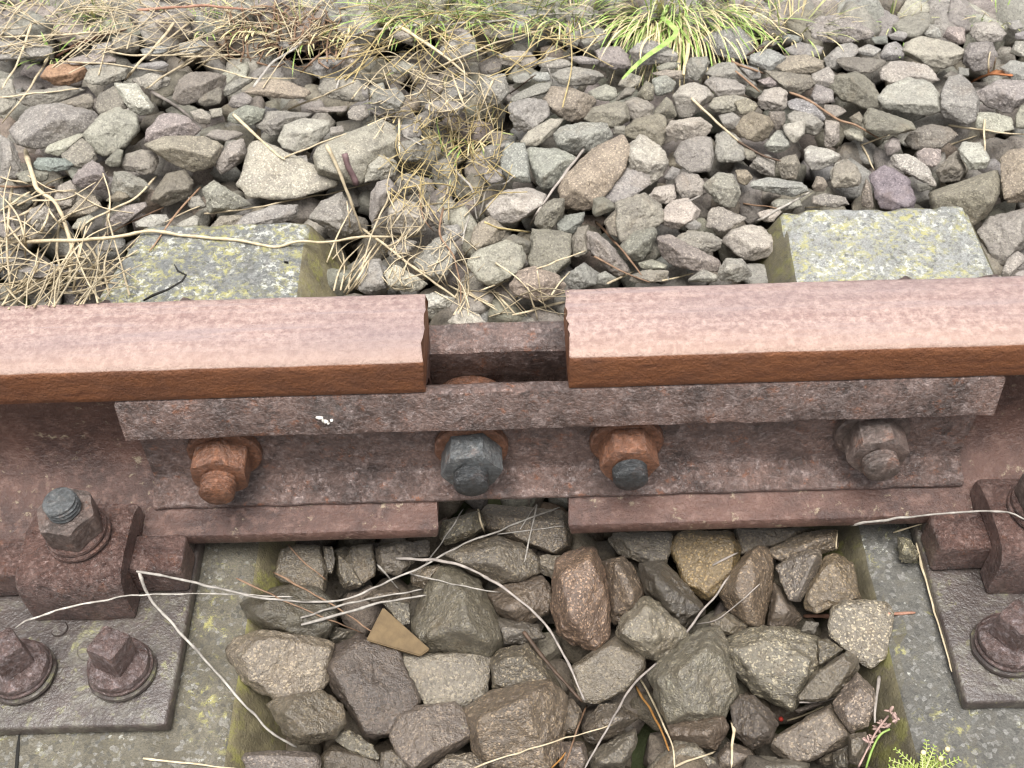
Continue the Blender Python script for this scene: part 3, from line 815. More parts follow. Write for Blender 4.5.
b6 570,220 620,160 760,140 830,230 880,330 760,440 600,400
o4 440,470 600,380 740,400 880,330 960,420 920,560 910,660 860,790 600,800 500,690
b5 930,420 990,420 1030,480 1010,560 920,560
g6 280,760 360,700 470,690 540,740 520,800 280,800
g5 10,690 60,680 130,740 130,800 0,800
@ 560 518
o7 -10,230 60,190 170,165 200,230 240,400 250,600 160,680 40,650 -5,590 -40,450
o5 215,230 330,205 370,250 430,370 420,420 330,470 270,560 250,420
e7 250,120 290,80 570,80 560,160 530,230 380,215 290,180
d6 410,240 540,230 640,340 730,450 740,500 640,580 560,480 440,380
o5 565,150 600,90 680,75 860,80 910,160 905,270 840,370 720,415 660,350 600,250
l7 300,600 310,520 370,440 450,410 530,460 650,590 640,650 500,730 430,700
e5 770,520 850,480 960,550 900,600 780,580
@ 560 618
g7 60,260 160,180 290,100 420,190 420,270 330,370 200,430 110,420
s7 460,280 690,90 800,60 850,130 850,230 900,390 830,500 700,520 560,540 560,430 510,330
o5 560,550 700,520 830,505 860,570 790,670 700,660 580,620
b6 120,550 200,450 290,440 400,510 300,580 180,640 130,620
s6 150,690 240,640 380,570 390,640 320,768 170,800
g7 590,640 680,640 740,700 800,740 800,800 450,800 480,740
d5 880,450 930,390 1000,410 1085,490 1110,540 1070,630 990,660 900,620
g6 810,700 860,640 960,670 1000,740 900,800 810,800
b5 0,440 60,420 110,480 90,590 0,590
g5 0,640 120,640 140,720 110,800 0,800
@ 740 518
g9 0,60 370,55 300,110 180,145 40,150 0,190
o5 0,340 30,190 90,150 140,170 175,260 140,440 110,555 40,540 -50,470 -100,400 -90,350
b7 150,160 330,80 480,60 490,160 410,180 330,170 230,230 170,200
p6 190,250 330,160 410,170 410,260 310,420 250,410
o5 320,470 350,370 430,210 500,190 570,240 610,410 540,430 440,450 380,480
b5 145,500 170,330 220,370 310,510 260,560 140,560
l6 455,590 480,470 540,430 740,440 780,490 740,700 670,760 620,740 540,670
e6^ 810,100 870,110 915,190 900,220 820,230
s6 310,590 340,530 400,540 370,600
@ 740 618
l8 -70,120 60,60 290,60 400,110 410,240 360,350 270,460 200,450 50,350 -50,290 -85,200
b5 400,110 450,110 525,160 480,200 410,240
b6 300,410 390,280 540,180 600,220 600,270 520,360 450,410 370,420
g6 480,440 530,370 600,290 680,370 690,460 640,570 570,585 510,500
g6 130,690 200,600 460,450 500,500 560,620 510,660 350,730 200,730
g5 560,600 640,590 660,660 600,768 560,740
o6 400,730 470,690 480,740 420,760
d6 480,690 550,660 550,768 480,768
g6 0,720 130,710 340,740 340,800 0,800
d6 280,470 380,430 430,440 300,490
"""
TWIG_DATA = """
w 2.2 137,571 170,577 195,583 242,594 273,599 312,602 348,599 389,581 424,566 459,546 506,528 559,507 ; main bleached white forked twig lying across the stones below the front fishplate
+ 1.6 426,564 445,537 463,509
+ 1.4 498,534 530,530 564,526
+ 1.0 521,529 535,505
w 1.8 16,627 39,616 90,603 137,595 188,594 250,595 293,597 ; thin bleached twig running over the left rail clip towards the stones
w 2.6 139,571 148,595 176,628 203,657 234,693 258,718 273,734 297,747 ; long grey-white twig slanting down over the front of the left sleeper
w 2.6 301,625 350,611 381,603 426,595 ; thick white broken twig end just above the tan wood splinter
w 2.0 301,618 350,603 424,589 ; grey-white twig lying just above the thick broken white twig
w 1.7 408,573 447,583 500,593 ; short white twig pointing right under the main forked twig
w 1.6 377,564 400,591 ; very short grey twig crossing the main forked twig left of its fork
w 1.4 537,505 531,533 525,562 ; thin upright white straw in the gap between the two rail feet
t 1.8 478,509 485,534 ; short tan straw under the blue-grey fishplate nut
b 1.7 236,579 305,609 350,628 363,634 ; reddish brown stem crossing under the white twigs beside the left sleeper
b 1.8 274,573 325,600 356,620 400,651 ; long brown stem crossing the white twigs towards the tan splinter
b 1.6 289,545 305,562 329,582 ; thin brown stem under the left rail foot beside the left sleeper
s 2.8 396,558 447,562 486,577 521,601 545,624 564,655 584,700 ; curved grey-brown twig arching over the tall reddish stone's left side
d 3.8 523,632 552,668 582,702 ; thick dark brown root wedged between stones in front of the gap
t 2.0 640,678 654,704 664,727 673,747 675,768 ; pale dry stalk sticking down between stones at the bottom centre
o 2.2 636,686 658,723 669,751 ; orange-brown stalk beside the pale one at the bottom centre
s 2.0 656,663 632,686 607,729 585,768 ; long grey stem slanting to the bottom edge left of the grey slab
t 1.6 474,768 517,753 580,734 612,725 ; long curved straw near the bottom edge over the big ochre stone
t 2.4 730,721 734,729 732,745 731,768 ; upright straw with a blunt tip at the bottom edge below the pale stone
t 1.9 675,766 716,751 ; short straw below the grey slab at the bottom edge
b 1.5 587,706 574,739 564,768 ; thin brown stem at the bottom edge left of the grey stem
o 1.8 552,768 566,753 ; short orange straw at the very bottom edge
s 2.0 687,633 701,612 716,596 730,575 ; grey twig standing against the large ochre-topped stone
s 1.4 695,625 720,618 760,584 ; thin purple-grey twig right of the white-speckled stone
s 2.0 712,565 738,553 ; pale grey splinter lying on the large ochre-topped stone
r 3.8 804,616 836,616 892,614 916,613 ; reddish brown peeled stick reaching onto the right sleeper
t 1.5 838,530 836,551 ; short upright straw under the right rail foot
t 1.6 894,532 922,524 ; short straw beside the left edge of the right baseplate
t 1.9 916,543 931,600 939,627 952,672 ; long straw lying along the edge of the right baseplate
w 2.0 852,525 908,517 967,512 1010,513 1026,520 ; long white straw lying on the right rail's foot
s 2.6 879,676 876,700 875,723 ; grey upright stick by the right sleeper's sloping side
s 1.5 799,703 820,702 836,697 ; thin curved grey stem below the large pale speckled stone
t 1.7 787,721 805,714 824,707 ; short straw on the stones right of the red speck
t 1.8 143,758 190,763 238,769 ; straw at the bottom edge on the left sleeper
t 3.6 0,242 49,241 82,240 125,236 148,231 176,234 200,237 239,240 274,247 301,241 328,242 362,237 424,236 ; long wavy pale root running across the left sleeper's far end
t 2.0 205,214 258,207 297,199 336,192 371,183 ; straight straw lying on the stones above the left sleeper end
t 3.4 327,145 342,179 362,234 ; thick straw stalk leaning left of the dry grass patch
t 3.0 362,228 389,248 424,275 458,299 ; thick straw slanting down to the left rail end
t 1.8 389,191 387,201 372,234 360,272 ; bent pale straw right of the left sleeper's mossy corner
b 1.9 444,207 440,234 454,258 460,287 460,305 ; brown dry stalk standing behind the rail gap
b 1.5 419,193 424,217 434,231 ; thin brown stalk between stones left of the dry stalk
t 2.0 448,285 495,307 ; straw just behind the rear fishplate, lowest of the bundle
t 2.2 463,287 478,298 497,310 ; short straw in the bundle behind the rear fishplate
t 2.4 493,289 516,315 ; steep straw in the bundle behind the rear fishplate
t 2.0 528,287 538,320 ; upright straw in the bundle behind the rear fishplate
t 2.6 564,302 540,308 512,315 ; straw lying nearly level against the right rail end
t 1.5 479,291 510,280 ; thin straw slanting up right in the bundle behind the rear fishplate
y 1.7 403,188 425,184 444,184 462,190 ; arched yellow straw at the foot of the dry grass patch
y 2.3 485,223 505,229 530,232 ; curved yellow-orange stem on the pale stone behind the gap
w 2.4 454,170 471,188 477,219 ; white dead stem in the lower part of the dry grass patch
w 2.0 479,219 489,188 505,184 516,175 ; forked white dead twig right of the dry grass patch
w 1.9 462,244 469,215 ; short white stem below the dry grass patch
s 2.6 584,150 568,170 543,203 530,225 ; dark grey twig between stones above the rail gap
t 1.6 537,269 586,250 ; thin straw on a blocky stone left of the right rail's end
b 2.4 596,222 625,253 641,275 ; brown stem leaning on stones behind the right rail's end
b 2.0 592,255 625,273 652,283 ; brown stem lying just above the right rail's end
t 2.2 608,284 634,271 ; short straw behind the right rail's head near its end
t 1.7 662,281 693,274 ; short pale straw behind the right rail's head
w 2.4 756,222 777,210 812,191 ; pale stick at the left corner of the right sleeper end
b 1.7 744,203 781,209 ; brown stem left of the right sleeper end
w 1.8 689,202 707,193 ; short white twig on stones left of the large pale stone
t 1.4 806,207 826,206 ; tiny straw at the back edge of the right sleeper end
b 2.8 728,61 765,73 ; brown twig among the far stones right of the green tuft
b 2.4 736,71 760,92 ; brown twig below the far slate slab
b 2.6 789,92 812,102 836,118 857,126 881,139 ; long brown twig across the far right stones
t 2.8 691,98 724,129 738,141 ; tan stem lying on the pale stone with the brown front
d 2.6 738,141 762,155 781,161 ; dark stem end among stones left of the slate twig
d 2.2 746,55 763,47 775,46 ; dark twig beside the far slate slab
t 2.0 949,125 988,131 1026,135 ; long straw at the right edge among the far stones
t 1.6 951,144 977,135 ; thin straw under the long straw at the right edge
t 1.7 984,120 985,151 ; single upright straw at the far right
t 1.6 988,73 990,51 ; thin upright straw behind the orange leaf
t 1.5 993,73 996,58 ; shorter upright straw behind the orange leaf
t 2.2 861,145 875,170 ; tan straw above the purple slate stone
t 1.4 861,145 890,135 ; thin straw crossing above the purple slate stone
t 2.0 0,37 59,35 98,32 127,29 ; long level straw at the far left near the top edge
t 1.8 31,24 19,59 0,92 ; long slanting straw at the top left corner
t 1.7 49,57 27,92 2,123 ; straw crossing the orange stone's left end
t 1.5 0,98 40,93 82,88 ; thin straw below the orange stone
t 1.7 53,62 117,65 166,72 ; long level straw above the orange stone
t 2.4 174,24 145,57 125,80 ; bright thick straw slanting at the upper left
t 2.3 200,55 168,73 145,89 ; straw pointing down left to the ridged pale stone
t 2.0 110,52 137,55 200,54 ; straw lying level at the upper left, left of the brown litter
t 1.6 191,22 170,38 152,49 ; short slanting straw at the upper left
r 2.4 55,57 86,41 127,29 ; reddish stem slanting up at the top left
s 3.4 152,92 176,106 203,128 ; blue-grey stick between stones at the upper left
w 2.6 254,87 264,73 274,61 295,49 305,38 ; kinked white twig at the upper left above the tan wedge stone
w 2.4 344,40 364,32 401,27 454,24 504,20 ; long white stem at the top beside the dry grass
w 2.0 480,24 536,15 607,14 ; long pale stem at the top edge left of the green tuft
t 1.6 200,64 248,77 297,79 ; level straw at the upper left below the brown litter
t 2.0 289,109 328,94 356,81 ; pale straw on stones right of the tan wedge stone
w 1.6 336,88 342,77 358,72 ; short curved white twig left of the dry grass patch
t 3.2 233,115 258,137 278,155 285,159 ; thick broken straw lying over the large pale boulder
t 1.9 285,157 317,145 346,133 ; thin straw over the ridged large stone
t 1.7 180,69 215,45 ; slanting straw above the dark brown block
t 1.6 194,71 231,40 ; second slanting straw above the dark brown block
t 2.0 180,57 244,54 270,47 ; level straw through the brown litter
t 3.4 399,26 446,57 469,77 ; thick tan stalk crossing the dry grass at the top
t 1.8 434,69 497,43 560,26 ; long straw rising right from the dry grass patch
t 1.6 454,65 522,38 560,24 ; second straw rising right from the dry grass patch
t 1.7 452,73 460,95 467,112 ; steep straw in the dry grass patch
t 1.6 493,79 479,112 ; steep straw at the right of the dry grass patch
t 2.0 399,118 400,153 ; upright straw left of the dry grass patch
w 2.2 401,135 422,145 ; short white straw left of the dry grass patch
s 2.6 372,112 399,124 ; grey stick left of the dry grass patch
w 1.5 555,45 546,57 553,82 ; thin bent white stem on the flat far stones
d 1.5 510,94 522,85 536,75 ; thin dark stem right of the dry grass patch
r 2.8 137,10 203,6 256,10 ; pinkish red stem along the top edge
t 4.0 25,150 33,177 37,189 57,205 66,228 72,259 66,291 ; thick pale root winding down at the far left
t 2.4 61,218 57,248 63,291 ; pale root branch beside the thick root at the far left
b 2.4 0,187 35,186 55,187 ; level brown stem at the left edge
t 2.2 12,189 8,228 8,267 12,300 ; upright pale stem at the left edge
t 1.8 0,177 31,185 ; thin straw joining the thick root at the left edge
t 1.9 39,199 29,211 8,219 0,222 ; curved straw from the thick root to the left edge
t 1.8 31,191 0,211 ; straight straw from the thick root to the left edge
t 2.0 156,177 137,197 113,209 84,225 82,240 ; long bent straw over stones behind the left sleeper end
b 1.6 164,207 102,236 ; brown stem parallel to the long bent straw
b 1.8 200,187 176,214 150,252 ; brown stem leaning on the back of the left sleeper end
t 1.5 200,206 164,222 ; short straw at the back of the left sleeper end
t 2.4 86,244 96,257 102,287 ; pale root branch hanging below the long wavy root
w 2.2 78,267 88,283 88,300 ; forked white straw left of the left sleeper end
t 2.0 137,250 107,273 82,300 ; straw lying on the left sleeper's left edge
w 2.4 0,265 33,253 ; bright white straw at the left edge
t 2.0 10,283 60,279 121,277 ; level straw reaching onto the left sleeper end
t 1.6 0,281 54,240 ; long slanting straw at the left edge
t 1.5 50,291 80,240 ; slanting straw left of the sleeper end
t 1.9 0,300 30,286 72,262 ; straw fanning out in the left straw heap
t 1.6 45,302 60,280 88,262 ; straw in the middle of the left straw heap
t 1.7 340,290 345,268 341,248 ; upright straw by the mossy corner of the left sleeper
t 2.0 344,293 362,265 380,240 ; straw leaning right of the mossy sleeper corner
t 2.0 347,294 368,262 390,232 ; second straw leaning right of the mossy sleeper corner
t 1.6 340,286 360,262 372,246 ; thin straw leaning right of the mossy sleeper corner
p 7.0 344,154 349,167 356,184 ; purple-brown strip of bark standing between stones
"""

# ------------------------------------------------------------------ ballast stones
def ico(n):
    bm = bmesh.new(); bmesh.ops.create_icosphere(bm, subdivisions=n, radius=1)
    V = np.array([v.co[:] for v in bm.verts]); F = np.array([[v.index for v in f.verts] for f in bm.faces]); bm.free()
    return V/np.linalg.norm(V, axis=1)[:, None], F
ICO = {k: ico(k) for k in (2, 3, 4, 5)}
def hgt(x, y):
    if y < .02: return -.022
    return -.014+.016*np.clip((y-.3)/.15, 0, 1)
def solid(planes, S, lvl, p, seed, rough):
    n = np.array([q[0] for q in planes]); d = np.array([max(q[1], 1e-4) for q in planes])
    D, F = ICO[lvl]; Q = D*S
    n = np.vstack([n, np.eye(3), -np.eye(3)]); d = np.concatenate([d, S*1.5, S*1.5])      # never open-ended
    s = np.clip(Q@n.T/d, 0, None); mx = s.max(1, keepdims=True); r = (((s/mx)**p).sum(1)**(-1/p))/mx[:, 0]
    P = Q*r[:, None]
    size = S.mean(); off = np.array([seed*3.17, seed*1.7, seed*.91])
    nrm = P/np.linalg.norm(P, axis=1)[:, None]
    k = fbm(P/size*1.9+off, 3, 1)*.026*size*rough + fbm(P/size*6+off, 3, 5)*.030*size*rough
    if lvl >= 5: k = k+fbm(P*420+off, 2, 8)*.0006*rough
    # broken ledges: terraces along one random direction
    ld = np.random.default_rng(seed).normal(size=3); ld /= np.linalg.norm(ld); tt = P@ld/size*2.2+fbm(P/size*1.3+off, 2, 3)*.5
    k = k + size*.035*rough*(np.abs((tt % 1)-.5)-.25)*(vnoise(P/size*1.1+off, 7) > .05)
    return P+nrm*k[:, None], F
def unit(v): return v/np.linalg.norm(v)
UP = np.array([0, 0, 1.])
COLS = {'g': (.215, .207, .198), 'b': (.160, .145, .118), 'p': (.192, .174, .174), 'l': (.300, .290, .268), 'd': (.100, .091, .083), 'o': (.215, .176, .138), 's': (.196, .199, .208), 'e': (.190, .190, .160)}
CW = {'g': 'grey', 'b': 'brown', 'p': 'purplish', 'l': 'pale', 'd': 'dark', 'o': 'ochre-brown', 's': 'blue-grey', 'e': 'greenish'}
def hull(P):
    P = sorted(set(map(tuple, P)))
    def half(P):
        h = []
        for p in P:
            while len(h) > 1 and (h[-1][0]-h[-2][0])*(p[1]-h[-2][1])-(h[-1][1]-h[-2][1])*(p[0]-h[-2][0]) <= 0: h.pop()
            h.append(p)
        return h[:-1]
    return np.array(half(P)+half(P[::-1]))
def area(P): x, y = P[:, 0], P[:, 1]; return abs((x*np.roll(y, -1)-y*np.roll(x, -1)).sum())/2
STONES = []
ox = oy = 0
for ln in STONE_DATA.strip().split('\n'):
    q = ln.split()
    if q[0] == '@': ox, oy = float(q[1]), float(q[2]); continue
    P = np.array([[float(t) for t in a.split(',')] for a in q[1:]])/5.12+[ox, oy]
    P = hull(np.round(P, 2)); a = area(P); c = P.mean(0)
    STONES.append(dict(k=q[0][0], f=int(q[0][1])/10, P=P, a=a, c=c, up='^' in q[0]))
STONES.sort(key=lambda s: -s['a'])
def stone_geo(s, seed):
    rg = np.random.default_rng(seed); P = s['P']; c = P.mean(0)
    q_ = hit(c[0], c[1], 0.); ends = (-.43 < q_[0] < -.19 or .24 < q_[0] < .50) and .25 < q_[1] < .47
    P = c+(P-c)*(1.0 if ends else 1.10)
    z = -.01
    for _ in range(4):
        C = hit(c[0], c[1], z); z = hgt(C[0], C[1])
    if s['up']: z = .007
    elif C[1] < .0 and (abs(C[0]+.2) < .035 or abs(C[0]-.26) < .035): z += .016
    if ends: z -= .012
    z += rg.uniform(-.004, .006); C = hit(c[0], c[1], z)
    d = ray(*c); wv = -d; e = .62; neq = unit((1-e)*wv+e*UP); rt = unit(np.cross(d, UP)); vv = np.cross(rt, d)
    A = []
    for p in P:
        r = ray(*p); A.append(CC+r*(((C-CC)@neq)/(r@neq))-C)
    A = np.array(A); k = len(A); planes = []
    ext = A.max(0)-A.min(0); su = np.ptp(A@rt); sv = np.ptp(A@np.cross(neq, rt)); m = min(su, sv)
    for i in range(k):
        a, b = A[i], A[(i+1) % k]; ed = unit(b-a); mid = (a+b)/2; tc = unit(CC-(C+mid)); tc = unit(tc-ed*(tc@ed)); n0 = unit(np.cross(ed, tc))
        if n0@mid < 0: n0 = -n0
        g1, g2 = np.radians(rg.uniform(6, 26)), np.radians(rg.uniform(12, 40))
        for n in (np.cos(g1)*n0+np.sin(g1)*tc, np.cos(g2)*n0-np.sin(g2)*tc): planes.append((n, n@a))
    t = m*rg.uniform(.30, .46); f = s['f']
    vt, vb = (A@vv).max(), (A@vv).min()
    hd = unit(wv-UP*(wv@UP)); cd_ = vv@UP
    low = A[np.argsort(A@vv)[:3]].mean(0); low = low - vv*((low@vv)-vb)*.6
    hf = min((1-f)*(vt-vb)/cd_, 1.0*m)
    pr = low*np.array([.6, .6, .6])+vv*(low@vv)*.4 + UP*hf
    pr = pr + rt*(-(pr@rt))
    j = lambda a: rt*rg.uniform(-a, a)+vv*rg.uniform(-a*.5, a*.5)
    if f >= .85: planes.append((lambda n: (n, max(n@(neq*t*.8), (A@n).max()+.04*t)))(unit(.25*wv+.75*UP+j(.22))))
    else:
        n = unit(UP+hd*rg.uniform(-.10, .40)+rt*rg.uniform(-.32, .32)); planes.append((n, max(n@pr, (A@n).max()*.85, .12*m)))
        n = unit(hd+UP*rg.uniform(-.10, .45)+rt*rg.uniform(-.45, .45)); planes.append((n, max(n@pr, (A@n).max()*.72, .15*m)))
        if rg.random() < .6:
            q = unit(hd+UP*rg.uniform(.1, .9)+rt*rg.choice([-1, 1])*rg.uniform(.5, 1.2)); planes.append((q, max(q@pr*1.02, (A@q).max()*.75, .18*m)))
    for _ in range(3):
        n = unit(rg.normal(size=3)+wv*1.0); n = unit(n); planes.append((n, (A@n).max()+rg.uniform(.0, .25)*t))
    for n, q in ((unit(-neq+j(.3)), -neq*m*rg.uniform(.35, .5)), (unit(-wv+j(.4)), -wv*m*.6)): planes.append((n, max(n@q, (A@n).max()+.04*t)))
    for _ in range(2):
        n = unit(rg.normal(size=3)-neq*1.2); planes.append((n, max((A@n).max()*.9, m*.3)))
    # ellipsoid scale for an even mesh
    O = neq*t*.12; planes = [(n, dd-n@O) for n, dd in planes]
    B = np.stack([rt, np.cross(neq, rt), neq]); S3 = np.array([su/2, sv/2, m*.5]); 
    Sx = S3
    planes = [(B@n, dd) for n, dd in planes]
    lvl = 5 if s['a'] > 350 or c[1] > 500 else 4
    V, F = solid(planes, Sx, lvl, rg.uniform(90, 260), seed, rg.uniform(.8, 1.4))
    return C, V@B+O, F
def region(x, y):
    if y > 500:
        if y > 705: return 'at the bottom edge, left half' if x < 560 else 'at the bottom edge, right half'
        if x < 300: return 'beside the left sleeper'
        if x > 800: return 'beside the right sleeper'
        if y < 590: return 'under the left rail foot' if x < 440 else 'under the gap between rail feet' if x < 575 else 'under the right rail foot'
        return 'in the front bed left of centre' if x < 545 else 'in the front bed right of centre'
    if y > 205: return ('left of the left sleeper end' if x < 130 else 'touching the left sleeper end' if x < 325 else 'behind the left rail tip' if x < 440 else 'just behind the gap' if x < 560 else 'just behind the right rail tip' if x < 765 else 'beside the right sleeper end')
    if y > 150: return ('among the pale roots at left' if x < 120 else 'behind the left sleeper end' if x < 330 else 'below the dry grass patch' if x < 480 else 'in the bed above the gap' if x < 640 else 'left of the right sleeper end' if x < 790 else 'behind the right sleeper end')
    if y > 105: return ('in the left bed below the orange stone' if x < 170 else 'in the left bed below the wedge' if x < 350 else 'beside the dry grass patch' if x < 490 else 'in the centre bed under the tuft' if x < 640 else 'in the bed below the slate slab' if x < 790 else 'in the far right bed')
    if y > 65: return ('far left, beside the orange stone' if x < 180 else 'far left, beside the tan wedge' if x < 350 else 'far back in the dry grass' if x < 490 else 'far back left of the green tuft' if x < 640 else 'far back beside the slate slab' if x < 790 else 'far back at right')
    return 'along the top edge, left third' if x < 340 else 'along the top edge, middle' if x < 660 else 'along the top edge, right third'
NIND = 292
for s in STONES[:NIND]:
    P = s['P']; bw, bh = np.ptp(P[:, 0]), np.ptp(P[:, 1]); fill = s['a']/(bw*bh); asp = bw/bh
    shape = 'flat' if asp > 2.1 else 'upright' if asp < .72 else 'pointed' if fill < .60 else 'rounded' if fill > .72 and len(P) >= 6 else 'blocky'
    far = 1+max(0, (500-s['c'][1]))/420.; sz = math.sqrt(s['a'])*far
    size = 'large' if sz > 68 else 'small' if sz < 40 else 'medium'
    s['key'] = f"{size} {CW[s['k']]} {shape} stone {region(*s['c'])}"
ORD = ['', 'second', 'third', 'fourth', 'fifth', 'sixth', 'seventh', 'eighth', 'ninth']
from collections import defaultdict
grp = defaultdict(list)
for s in STONES[:NIND]: grp[s['key']].append(s)
for k, L in grp.items():
    L.sort(key=lambda s: s['c'][0]); n = len(L)
    for i, s in enumerate(L):
        s['label'] = k if n == 1 else (('left-hand ' if i == 0 else 'right-hand ')+k if n == 2 else ('leftmost ' if i == 0 else 'rightmost ' if i == n-1 else ORD[i]+' from left ')+k)
SPECIAL = [((275, 690-36), 'big pale speckled boulder overlapping the left sleeper'), ((772, 666), 'big pale stone with pink and cream crystals in the front bed'), ((580, 600), 'tall upright reddish-brown stone below the gap'),
           ((448, 678), 'bright pale block just below the tan splinter'), ((700, 690), 'big smooth blue-grey slab in the front bed'), ((910, 102), 'large pale boulder, biggest stone at the far right'),
           ((895, 190), 'purple slate-like flat stone standing against the right sleeper end'), ((62, 74), 'orange stone lying flat at the far left'), ((280, 172), 'biggest pale boulder behind the left sleeper end'),
           ((365, 150), 'large pale ridged boulder with layered face beside the dry grass'), ((745, 245), 'large pale rounded stone touching the right sleeper end'), ((725, 45), 'large dark slate slab right of the green tuft'),
           ((657, 628), 'white-speckled grey stone beside the tall reddish one'), ((712, 565), 'large stone with an ochre stained top under the right rail foot'), ((52, 162), 'small blue-green stone among the pale roots at left')]
OWN = {(580, 600): (.185, .125, .090), (895, 190): (.250, .215, .235), (62, 74): (.40, .25, .16), (52, 162): (.245, .275, .25), (712, 565): (.20, .145, .075)}
for (px, py), lab in SPECIAL:
    s = min(STONES[:NIND], key=lambda q: (q['c'][0]-px)**2+(q['c'][1]-py)**2); s['label'] = lab; s['own'] = OWN.get((px, py))
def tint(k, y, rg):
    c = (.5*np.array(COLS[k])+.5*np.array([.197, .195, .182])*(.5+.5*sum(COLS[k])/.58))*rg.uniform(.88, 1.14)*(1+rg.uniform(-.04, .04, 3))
    c = c*np.array([.90, .785, .65])*.86 if y > 500 else c*np.array([1.54, 1.49, 1.40])  # far stones lightened: hazy brightness at the back painted into their colour
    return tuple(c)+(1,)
for i, s in enumerate(STONES[:NIND]):
    C, V, F = stone_geo(s, 100+i); near = s['c'][1] > 500
    me = bpy.data.meshes.new('ballast_stone'); me.vertices.add(len(V)); me.vertices.foreach_set('co', V.ravel())
    me.loops.add(F.size); me.loops.foreach_set('vertex_index', F.ravel()); me.polygons.add(len(F))
    me.polygons.foreach_set('loop_start', np.arange(0, F.size, 3)); me.polygons.foreach_set('use_smooth', [True]*len(F)); me.update(calc_edges=True)
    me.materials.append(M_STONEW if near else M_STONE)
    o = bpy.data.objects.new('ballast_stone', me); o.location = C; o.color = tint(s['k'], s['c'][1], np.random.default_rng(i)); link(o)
    if s.get('own'): o.color = s['own']+(1,)
    tag(o, s['label'], 'stone', 'ballast stones of the track bed')

# the remaining rubble: the layer under the stones and the bed outside the picture
def rubble():
    rg = np.random.default_rng(5); Vs, Fs, Cs, n = [], [], [], 0
    def add(C, S, lvl, k, seed):
        nonlocal n
        planes = []
        for _ in range(11):
            q = unit(rg.normal(size=3)); planes.append((q, np.linalg.norm(q*S)*rg.uniform(.62, .92)))
        V, F = solid(planes, S, lvl, 70, seed, 1.)
        a = rg.uniform(0, 6.28); ca, sa = math.cos(a), math.sin(a); b = rg.normal()*.3; R = np.array([[ca, -sa, 0], [sa, ca, 0], [0, 0, 1]])@np.array([[1, 0, 0], [0, math.cos(b), -math.sin(b)], [0, math.sin(b), math.cos(b)]])
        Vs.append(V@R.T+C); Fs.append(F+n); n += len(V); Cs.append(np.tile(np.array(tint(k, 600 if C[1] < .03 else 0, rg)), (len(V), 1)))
    seed = 1000
    for x in np.arange(-1.35, 1.35, .031):
        for y in np.arange(-.78, 1.3, .031):
            xx, yy = x+rg.uniform(-.011, .011), y+rg.uniform(-.011, .011); seed += 1
            if yy < .35 and ((-.505 if yy < 0 else -.443) < xx < -.205 or .262 < xx < (.56 if yy < 0 else .50)): continue
            rel = np.array([xx, yy, -.03])-CC; dz = rel@FW; u, v = 512+CF*(rel@CR)/dz, 384-CF*(rel@CU)/dz
            seen = -25 < u < 1049 and 8 < v < 800; top = -25 < u < 1049 and -20 < v < 42
            k = rg.choice(list('ggglbbpodse'))
            if top: add(np.array([xx, yy, -.022+rg.uniform(-.008, .006)]), np.array([.034, .026, .015])*rg.uniform(.7, 1.4), 4, rg.choice(list('gggslpb')), seed)
            elif seen: add(np.array([xx, yy, -.054+hgt(xx, yy)*.5+rg.uniform(-.006, .006)]), np.array([.021, .018, .014])*rg.uniform(.8, 1.25), 3, k, seed)
            else: add(np.array([xx, yy, -.026+rg.uniform(-.012, .010)]), np.array([.027, .022, .018])*rg.uniform(.8, 1.3), 3 if -1.0 < xx < 1.0 else 2, k, seed)
    for i, s in enumerate(STONES[NIND:]):
        C, V, F = stone_geo(s, 900+i); Vs.append(V+C); Fs.append(F+n); n += len(V); Cs.append(np.tile(np.array(tint(s['k'], s['c'][1], rg)), (len(V), 1)))
    V = np.concatenate(Vs); F = np.concatenate(Fs); Cc = np.concatenate(Cs)
    me = bpy.data.meshes.new('ballast_rubble'); me.vertices.add(len(V)); me.vertices.foreach_set('co', V.ravel())
    me.loops.add(F.size); me.loops.foreach_set('vertex_index', F.ravel().astype(np.int32)); me.polygons.add(len(F))
    me.polygons.foreach_set('loop_start', np.arange(0, F.size, 3)); me.polygons.foreach_set('use_smooth', [True]*len(F)); me.update(calc_edges=True)
    ca = me.color_attributes.new('tone', 'FLOAT_COLOR', 'POINT'); ca.data.foreach_set('color', Cc.ravel())
    m = M_STONE.copy(); m.name = 'ballast_rubble'; t = m.node_tree; oi = [q for q in t.nodes if q.type == 'OBJECT_INFO'][0]
    at = t.nodes.new('ShaderNodeAttribute'); at.attribute_name = 'tone'
    for l in [l for l in t.links if l.from_node == oi and l.from_socket.name == 'Color']: t.links.new(at.outputs['Color'], l.to_socket)
    me.materials.append(m); o = bpy.data.objects.new('ballast_rubble', me); link(o)
    tag(o, 'loose smaller ballast filling the bed under and between the larger stones', 'rubble', kind='stuff')
rubble()

